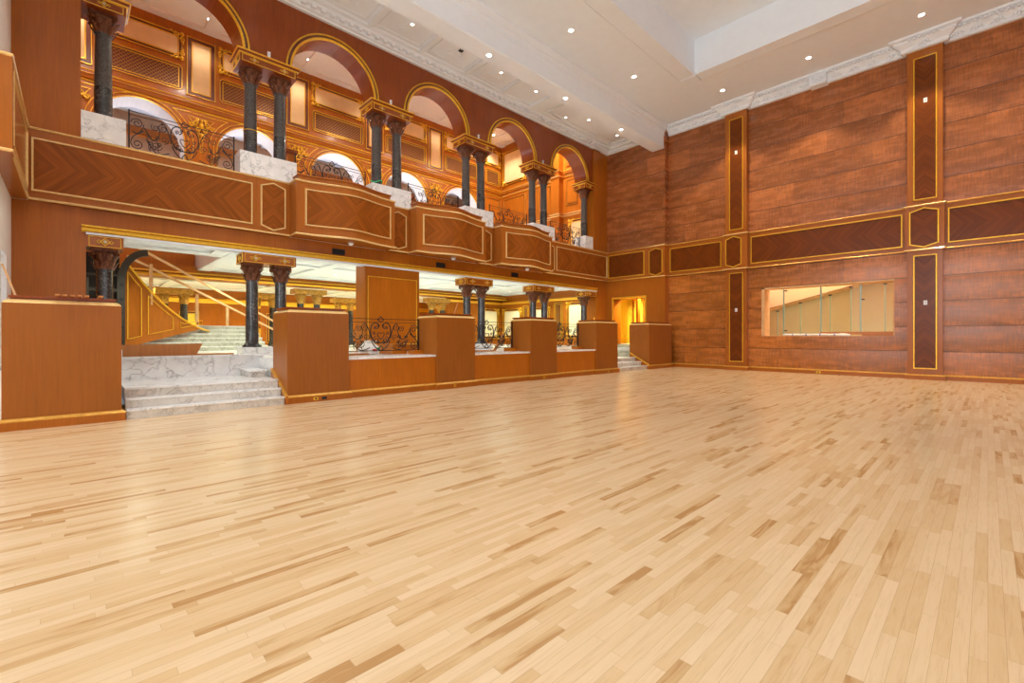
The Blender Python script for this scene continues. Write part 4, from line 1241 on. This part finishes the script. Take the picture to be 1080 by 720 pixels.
# ------------------------------------------------------------------ lounge behind the terrace
# solid piece of rear wall near the corner, end wall panels
b = MB(); b.box(GX - .3, GX, 15.5, YA, TF, 3.95)
struct('wall_lounge', b, 'gal')
lf = PX(GX)
cream_panel(lf, (GX, 18.6, 1.3), 17.9, 19.3, 1.25, 3.1, 'cream panel with gilt scroll corners on the lounge rear wall beside its corner', True, mat='cream2')
cream_panel(ge, (-20.4, YA, 1.3), -21.25, -19.6, 1.3, 3.1, 'cream panel with gilt corners on the lounge end wall next to the corner', True, mat='cream2')
cream_panel(ge, (-18, YA, 1.3), -18.75, -17.3, 1.3, 3.1, 'cream panel seen behind the lower column pair near the far pedestal', True, mat='cream2')
cream_panel(ge, (-15.4, YA, 1.3), -16.05, -14.7, 1.3, 3.25, 'cream panel on the lounge end wall left of the last lower column', True, mat='cream2')
grille(ge, (-19.2, YA, 1.3), -19.5, -18.95, 1.3, 3.25, 'upright lattice grille on the lounge end wall, left one', .11)
grille(ge, (-16.6, YA, 1.3), -17.0, -16.35, 1.3, 3.3, 'upright lattice grille on the lounge end wall, right one', .11)
b = MB(); b.sweep([(GX, 15.5), (GX, YA), (-14.14, YA)], [(0, 3.38), (.05, 3.38), (.08, 3.44), (.14, 3.50), (.05, 3.53), (0, 3.55)])
struct('trim_22', b, 'gold')
# rear lounge wall; yellow-coloured panels stand in for lit niches
b = MB(); b.box(-29.7, -29.5, YE - .3, YA + .3, .6, 13.6)
struct('wall_rear', b, 'gal')
for i, y in enumerate((1.9, 4.4, 8.6, 12.2, 15.6)):
    cream_panel(PX(-29.5), (-29.5, y, 1), y - .45, y + .45, 1.0, 2.75, 'yellow panel standing for a lit niche on the distant lounge wall, %s from the left' % ORD[i], False, 'distant yellow panels', mat='yellow')
b = MB(); b.sweep([(-29.5, YE), (-29.5, YA)], [(0, 3.2), (.06, 3.2), (.10, 3.3), (.2, 3.42), (0, 3.5)])
struct('trim_23', b, 'gold')
# distant columns: one prototype, copied
def far_pair(x, y, label):
    org = (x, y, TF); t = thing('column_pair', org, label, 'column', 'distant column pairs in the lounge')
    for dy in (-.36, .36):
        fixn(MB().lathe([(.22, 0), (.22, .12), (.17, .18), (.155, .22), (.14, 1.95)], 18, x, y + dy, TF), 'shaft', 'black', t, org, smooth=True)
        cp_ = MB(); cc = capital_mb(.13, TF + 1.95, TF + 2.38, x, y + dy); fixn(cc, 'capital', 'oldgold', t, org)
    fixn(MB().box(x - .32, x + .32, y - .70, y + .70, TF + 2.38, TF + 2.60), 'entablature', 'oldgold', t, org)
    return t
fpz = far_pair(-21.3, 7.65, 'pair of distant dark columns with gilt capitals below the lounge beam, above the second pedestal')
for x, y, l in ((-21.3, 14.6, 'distant dark column pair with gilt capitals just left of the right-hand lounge wall'), (-25.2, 3.2, 'distant column pair seen through the timber stair rail'),
                (-25.2, 6.9, 'distant column pair seen between the two near columns by the steps'), (-25.2, 11.0, 'distant column pair seen just left of the gilt-framed pier'), (-25.6, 18.2, 'distant column pair farthest right in the lounge')):
    copy_tree(fpz, (x, y, TF), l)
# lounge stair: seven marble steps rising to the back
t = thing('marble_staircase', (-18.7, 3.4, TF), 'flight of pale veined marble steps rising at the back of the lounge', 'stairs'); q = (-18.7, 3.4, TF)
for i in range(6):
    x = -18.6 - .36 * i; z = TF + .15 * i
    yl = 1.25 + .30 * i
    fixn(MB().box(-22.5, x, yl, 5.2, z + .001, z + .12), 'riser', 'marble_g', t, q)
    fixn(MB().box(x - .45, x + .02, yl - .02, 5.2, z + .12, z + .15), 'tread', 'marble', t, q)
# curved spandrel wall of the upper flight with framed panels
N = 24
def sp(u):   # plan curve
    p0, p1, p2 = (-18.1, 1.10), (-18.6, 2.25), (-20.45, 3.95)
    return tuple((1 - u) ** 2 * p0[k] + 2 * u * (1 - u) * p1[k] + u * u * p2[k] for k in (0, 1))
def top(u): return 3.68 - 2.15 * (1 - (1 - u) ** 1.7)
def bot(u): return 1.13 + .62 * min(1, u * 1.25) - 0.25 * max(0, u - .8)
t = thing('stair_spandrel', (-18.6, 2.2, 1.1), 'curved wooden stair side wall with gilt-framed panels, sweeping up to the left', 'staircase'); q = (-18.6, 2.2, 1.1)
b = MB(); vs = []
for k in range(N + 1):
    u = k / N; x, y = sp(u)
    vs += [(x, y, bot(u) - .1), (x, y, top(u)), (x - .12, y - .06, top(u)), (x - .12, y - .06, bot(u) - .1)]
b.add(vs, [(k * 4 + j, k * 4 + (j + 1) % 4, (k + 1) * 4 + (j + 1) % 4, (k + 1) * 4 + j) for k in range(N) for j in range(4)] + [(0, 1, 2, 3), tuple(N * 4 + j for j in (3, 2, 1, 0))])
fixn(b, 'wall', 'wood', t, q, smooth=True)
b = MB(); b.tube([(sp(k / N)[0] + .02, sp(k / N)[1], top(k / N) + .01) for k in range(N + 1)], .035, 6)
fixn(b, 'capping', 'gold', t, q)
for (u0, u1) in ((.03, .17), (.24, .50), (.58, .82)):
    L = []
    n = 6
    for i in range(n + 1): u = u0 + (u1 - u0) * i / n; L.append((sp(u)[0] + .04, sp(u)[1] - .01, bot(u) + .16 * (1 - u * .6)))
    for i in range(n, -1, -1): u = u0 + (u1 - u0) * i / n; L.append((sp(u)[0] + .04, sp(u)[1] - .01, max(bot(u) + .22, top(u) - .22 * (1 - u * .5))))
    fixn(MB().tube(L, .016, 4, True), 'panel_frame', 'gold', t, q)
# raw timber guard rails along that flight
t = thing('timber_guardrail', (-18.3, 2.2, 2.4), 'temporary raw timber guard rail with posts along the curved stair', 'guard rail'); q = (-18.3, 2.2, 2.4)
for dz, nme in ((.62, 'top_rail'), (.18, 'mid_rail')):
    pts = [(sp(k / 8)[0] - .15, sp(k / 8)[1] + .05, top(k / 8) * (1) + dz * (1 - .1 * k / 8)) for k in range(0, 9)]
    pts = [(pts[0][0] , pts[0][1], pts[0][2]), (pts[8][0] - .2, pts[8][1] + 2.2, (pts[8][2] - (.15 if dz > .5 else .1)))]
    fixn(MB().tube(pts, .045, 4), nme, 'timber', t, q)
for (x, y, z0, z1) in ((-18.5, 1.75, 2.4, 3.7), (-19.6, 3.15, 1.9, 2.9), (-20.6, 4.3, 1.65, 2.55)):
    fixn(MB().box(x - .045, x + .045, y - .045, y + .045, z0, z1), 'post', 'timber', t, q)
t = thing('newel_post', (-21.0, 5.35, 1.65), 'short square wooden newel post at the head of the marble steps', 'post'); q = (-21.0, 5.35, 1.65)
fixn(MB().box(-21.15, -20.85, 5.2, 5.5, TF, 2.55), 'shaft', 'wood', t, q); fixn(MB().box(-21.19, -20.81, 5.16, 5.54, 2.55, 2.62), 'cap', 'gold', t, q)
fixn(MB().box(-21.2, -20.8, 5.15, 5.55, TF, 1.72), 'base', 'gold', t, q)
# dark unfinished doorway
b = MB(); b.box(-18.9, -18.75, YE, 1.0, TF, 3.95)
struct('wall_dark', b, 'void')
t = thing('steel_arch', (-17.6, 1.0, TF), 'dark unfinished arched frame with punched holes behind the left column', 'arch frame'); q = (-17.6, 1.0, TF)
pts = [(-17.75, .98, TF), (-17.75, .98, 3.0)] + [(-17.75, .98 + .62 * (1 - cos(a)), 3.0 + .93 * sin(a)) for a in [pi / 2 * i / 8 for i in range(1, 9)]]
b = MB(); b.tube(pts, .13, 4); fixn(b, 'rib', 'darkmetal', t, q)
fixn(MB().box(-18.0, -17.85, .25, 1.0, TF, 3.2), 'infill', 'void', t, q)
for i in range(5): fixn(MB().box(-17.66, -17.64, .95, 1.03, 1.2 + i * .42, 1.28 + i * .42), 'hole', 'blackp', t, q)
fixn(MB().box(-17.0, -16.94, .22, .27, TF, 3.0), 'upright', 'darkmetal', t, q)
fixn(MB().box(-17.6, -17.54, -.4, .9, 2.7, 2.78).box(-17.6, -17.54, -.4, .9, 3.15, 3.2), 'crossbar', 'darkmetal', t, q)

# loose things --------------------------------------------------
for i, y in enumerate((-.195, -.115, -.03, .055, .135)):
    z = 2.018
    t = fixn(MB().box(-10.55 + .03 * i, -9.72 - .02 * (i % 3), y - .026, y + .026, z, z + .022), 'veneer_strip', 'board', None, (-10.2, y, z))
    tag(t, 'short loose veneer strip overhanging the front of the far left pedestal, %s from the left' % ORD[i], 'wood strip', 'veneer strips on the left pedestal')
tag(fixn(MB().box(-10.6, -9.70, .27, .325, 2.018, 2.04), 'veneer_strip', 'board', None, (-10.2, .3, 2.02)), 'loose veneer strip overhanging near the right corner of the far left pedestal', 'wood strip', 'veneer strips on the left pedestal')
tag(fixn(MB().box(-10.74, -10.66, -.15, .44, 2.018, 2.05), 'batten', 'timber', None, (-10.7, .15, 2.02)), 'thin pale batten lying lengthwise at the back of the far left pedestal top', 'batten')
b = MB().tube([(-10.35, -.80, 2.5), (-10.3, -.66, 2.03)], .018, 4)
tag(fixn(b, 'leaning_stick', 'timber', None, (-10.3, -.7, 2.02)), 'thin wooden stick leaning in the doorway at the far left edge', 'stick')
b = MB().tube([(-10.75, 8.02, 2.02), (-10.75, 8.18 , 2.42)], .02, 4)
tag(fixn(MB().tube([(-10.6, 7.86, 2.03), (-10.7, 8.07, 2.36)], .022, 4), 'leaning_stick', 'board', None, (-10.6, 7.9, 2.02)), 'short wooden stick propped on the pedestal right of the first railing', 'stick')
tag(fixn(MB().lathe([(.03, 0), (.03, .03), (.012, .05), (.03, .09), (.002, .12)], 10, -10.5, 14.45, 2.015), 'brass_knob', 'gold', None, (-10.5, 14.45, 2.015), smooth=True), 'tiny brass knob standing on the pedestal left of the narrow far steps', 'knob')
# rubble behind the first railing
t = thing('plastic_bag', (-11.6, 5.75, TF), 'crumpled white plastic bag with red and green print behind the first iron railing', 'bag'); q = (-11.6, 5.75, TF)
b = MB(); random.seed(3)
prof = [(.05, 0), (.26, .02), (.30, .12), (.22, .24), (.12, .30), (.15, .36)]
b.lathe(prof, 12, -11.6, 5.75, TF)
b.v = [(x + random.uniform(-.05, .05), y + random.uniform(-.06, .06), z + random.uniform(-.0, .03)) for x, y, z in b.v]
fixn(b, 'sack', 'cloth', t, q, smooth=True)
fixn(MB().box(-11.33, -11.29, 5.72, 5.82, TF + .1, TF + .16), 'print', 'redp', t, q); fixn(MB().box(-11.34, -11.30, 5.84, 5.92, TF + .14, TF + .2), 'print', 'green', t, q)
for i, (x, y, l) in enumerate(((-11.3, 5.2, 'flat reddish board lying behind the first iron railing'), (-11.4, 12.2, 'pale board lying on the terrace behind the far iron railing'), (-11.3, 9.6, 'pinkish board lying behind the middle iron railing'))):
    tag(fixn(MB().box(x - .12, x + .12, y - .35, y + .35, TF + .0, TF + .05), 'loose_board', 'board', None, (x, y, TF)), l, 'board')
tag(fixn(MB().prism([(10.2, .91), (10.32, .91), (10.75, 1.5), (10.68, 1.5)], PX(-11.6), 0, .05), 'leaning_board', 'board', None, (-11.6, 10.4, .91)), 'narrow board leaning against the fourth pedestal behind the middle railing', 'board')
tag(fixn(MB().box(-12.2, -11.3, 5.4 + .9, 6.75, TF, TF + .28), 'plinth_block', 'wood_org', None, (-11.8, 6.5, TF)), 'amber wooden block on the terrace behind the first iron railing', 'block')
# tape on the second upper pair
y = PAIRS[1] - .37
pts = [(XCOL + .175 * cos(a), y + .175 * sin(a), 6.42 + .05 * sin(2 * a)) for a in [TAU * i / 16 for i in range(16)]]
tag(fixn(MB().tube(pts, .022, 4, True), 'green_tape', 'green', None, (XCOL, y, 6.42)), 'green tape wrapped round the foot of the left column of the second upper pair', 'tape')
y = PAIRS[0] - .37
pts = [(XCOL + .17 * cos(a), y + .17 * sin(a), 6.93 + .01 * sin(a)) for a in [TAU * i / 16 for i in range(16)]]
tag(fixn(MB().tube(pts, .012, 4, True), 'yellow_tape', 'gold', None, (XCOL, y, 6.93)), 'yellow band round the left column of the first upper pair', 'tape')

# ------------------------------------------------------------------ lamps
def make_lamp(loc, label, mat='lamp', group='recessed ceiling downlights', r=.075):
    t = thing('downlight', loc, label, 'downlight', group)
    x, y, z = loc
    fixn(MB().lathe([(r * .9, .0), (r * 1.25, .0), (r * 1.25, -.012), (r * .95, -.016), (r * .9, -.008)], 18, x, y, z, False), 'trim_ring', 'white', t, loc)
    fixn(MB().lathe([(r * .92, -.006), (r * .6, -.012), (r * .01, -.014)], 18, x, y, z, False), 'lens', mat, t, loc)
    return t
P = {}
def lamp(loc, label, kind='lamp', r=.075, group='recessed ceiling downlights'):
    k_ = (kind, r)
    if k_ not in P: P[k_] = make_lamp(loc, label, kind, group, r); return P[k_]
    return copy_tree(P[k_], loc, label, group)
def spot(loc, power, col=(1, .86, .68), ang=100, blend=.6, size=.08, rot=(0, 0, 0)):
    l = bpy.data.lights.new('downlight_beam', 'SPOT'); l.energy = power; l.color = col; l.spot_size = radians(ang); l.spot_blend = blend; l.shadow_soft_size = size
    o = bpy.data.objects.new('downlight_beam', l); COL.objects.link(o); o.location = (loc[0], loc[1], loc[2] - .04); o.rotation_euler = rot
    return o
HALL = (.98, .975, .985)
# main ceiling: two rows run along, one row across near the back wall
hx = []
for y in (-6.9, -3.2, .4, 4.0, 7.65, 11.3, 15.0): hx.append((-9.1, y)); hx.append((4.9, y))
for x in (-7.2, -4.3, -1.38, 1.55, 4.5): hx.append((x, 18.35))
for x, y in hx:
    lamp((x, y, ZC), 'recessed round downlight in the flat main ceiling', 'lamp', .085, 'downlights of the main ceiling')
    if y > 18: spot((x, y, ZC), 620, (1, .85, .62), 84, .3, .2)
    else: spot((x, y, ZC), 350, HALL, 110, .6, .3)
for y in (1.9, 5.55, 9.2, 12.87, 16.5):
    lamp((-10.62, y, 10.05), 'recessed downlight in the underside of the long ceiling beam', 'lamp', .085, 'downlights of the long beam')
    spot((-10.62, y, 10.05), 130, HALL, 110, .6, .3)
for y in (3.7, 5.55, 7.38, 11.03, 12.85, 16.2, 18.4):
    lamp((-12.06, y, 10.848), 'small downlight in the panelled strip of ceiling beside the arcade', 'lamp', .055, 'downlights beside the arcade')
    spot((-12.06, y, 10.82), 25, HALL, 110)
t = lamp((-12.62, 15.3, 10.848), 'small downlight set nearer the arcade than the others', 'lamp', .055, 'downlights beside the arcade')
tag(fixn(MB().box(-12.12, -12.0, 9.14, 9.28, 10.82, 10.852), 'ceiling_sensor', 'blackp', None, (-12.06, 9.2, 10.84)), 'small dark square fitting in the panelled ceiling strip', 'sensor')
# gallery lamps
for y in (-.0, 3.7, 7.35, 11.0, 14.7, 18.0):
    for x, e, an in ((-20.4, 520, 125), (-15.8, 2000, 155)):
        lamp((x, y, GC - .001), 'downlight in the warm gallery ceiling behind the arcade', 'lamp', .10, 'gallery downlights')
        spot((x, y, GC), e, (1, .90, .76), an)
# lounge lamps
for y in (1.2, 4.6, 8.0, 11.6, 15.2, 18.2):
    for x in (-19.2, -15.6):
        if y < 3 and x < -17: continue
        lamp((x, y, 3.998), 'downlight in the lounge ceiling under the balcony', 'lampc', .06, 'lounge downlights')
        spot((x, y, 3.95), 190, (.93, 1.0, .78), 150)
    lamp((-25.3, y + .6, 3.998), 'downlight in the distant lounge ceiling', 'lamp', .06, 'distant lounge downlights')
    spot((-25.3, y + .6, 4.0), 560, (1, .88, .45), 160)
for x, y, z, e in ((-12.3, 21.2, 3.88, 850), ):
    lamp((x, y, z + .02), 'downlight in the yellow-lit passage ceiling', 'lamp', .06, None)
    spot((x, y, z), e, (1, .90, .42), 150)
def area(name, loc, rot, sx, sy, power, col):
    l = bpy.data.lights.new(name, 'AREA'); l.shape = 'RECTANGLE'; l.size = sx; l.size_y = sy; l.energy = power; l.color = col
    o = bpy.data.objects.new(name, l); COL.objects.link(o); o.location = loc; o.rotation_euler = rot
    return o
# area lamps in the added hall windows (right and behind the camera)
DAY = (.84, .93, 1.0)
for s, e in WR: area('window_fill_light', (XR - .02, (s + e) / 2, 4.6), (0, radians(90), 0), 7.0, e - s - .1, 60, DAY)
for s, e in WF: area('window_fill_light', ((s + e) / 2, YF + .02, 4.6), (radians(90), 0, 0), e - s - .1, 7.0, 430, DAY)
# added corridor fill lamps hidden below the sight line, room beyond the interior window
for y in (1.8, 5.4, 9.1, 12.7, 16.4):
    area('corridor_fill_light', (-25.1, y, 6.9), (0, radians(-118), 0), 2.2, 2.0, 170, (.62, .76, 1.0))
area('booth_lamp', (-4.5, 21.0, 4.7), (0, 0, 0), 6.5, .8, 230, (1, .93, .80))
# even pale blue world background
W = bpy.data.worlds.new('world'); SC.world = W; W.use_nodes = True
W.node_tree.nodes['Background'].inputs[0].default_value = (.80, .88, 1.0, 1); W.node_tree.nodes['Background'].inputs[1].default_value = 1.0

# ------------------------------------------------------------------ camera
cam = bpy.data.cameras.new('camera'); co = bpy.data.objects.new('camera', cam); COL.objects.link(co)
cam.sensor_fit = 'HORIZONTAL'; cam.sensor_width = 36.0; cam.lens = 480.97 / 1080 * 36.0
cam.shift_y = -5.55 / 1080
cam.clip_start = .05; cam.clip_end = 200
co.location = (0, 0, 1.4); co.rotation_euler = (radians(90), 0, radians(46.2237))
SC.camera = co

SC.view_settings.view_transform = 'Standard'; SC.view_settings.look = 'None'
SC.view_settings.gamma = 1; SC.view_settings.use_curve_mapping = False
SC.view_settings.exposure = 0.2
cy = SC.cycles
cy.use_denoising = True; cy.max_bounces = 7; cy.diffuse_bounces = 4; cy.glossy_bounces = 3; cy.transmission_bounces = 4; cy.transparent_max_bounces = 8
cy.sample_clamp_indirect = 8; cy.caustics_reflective = False; cy.caustics_refractive = False; cy.use_light_tree = True
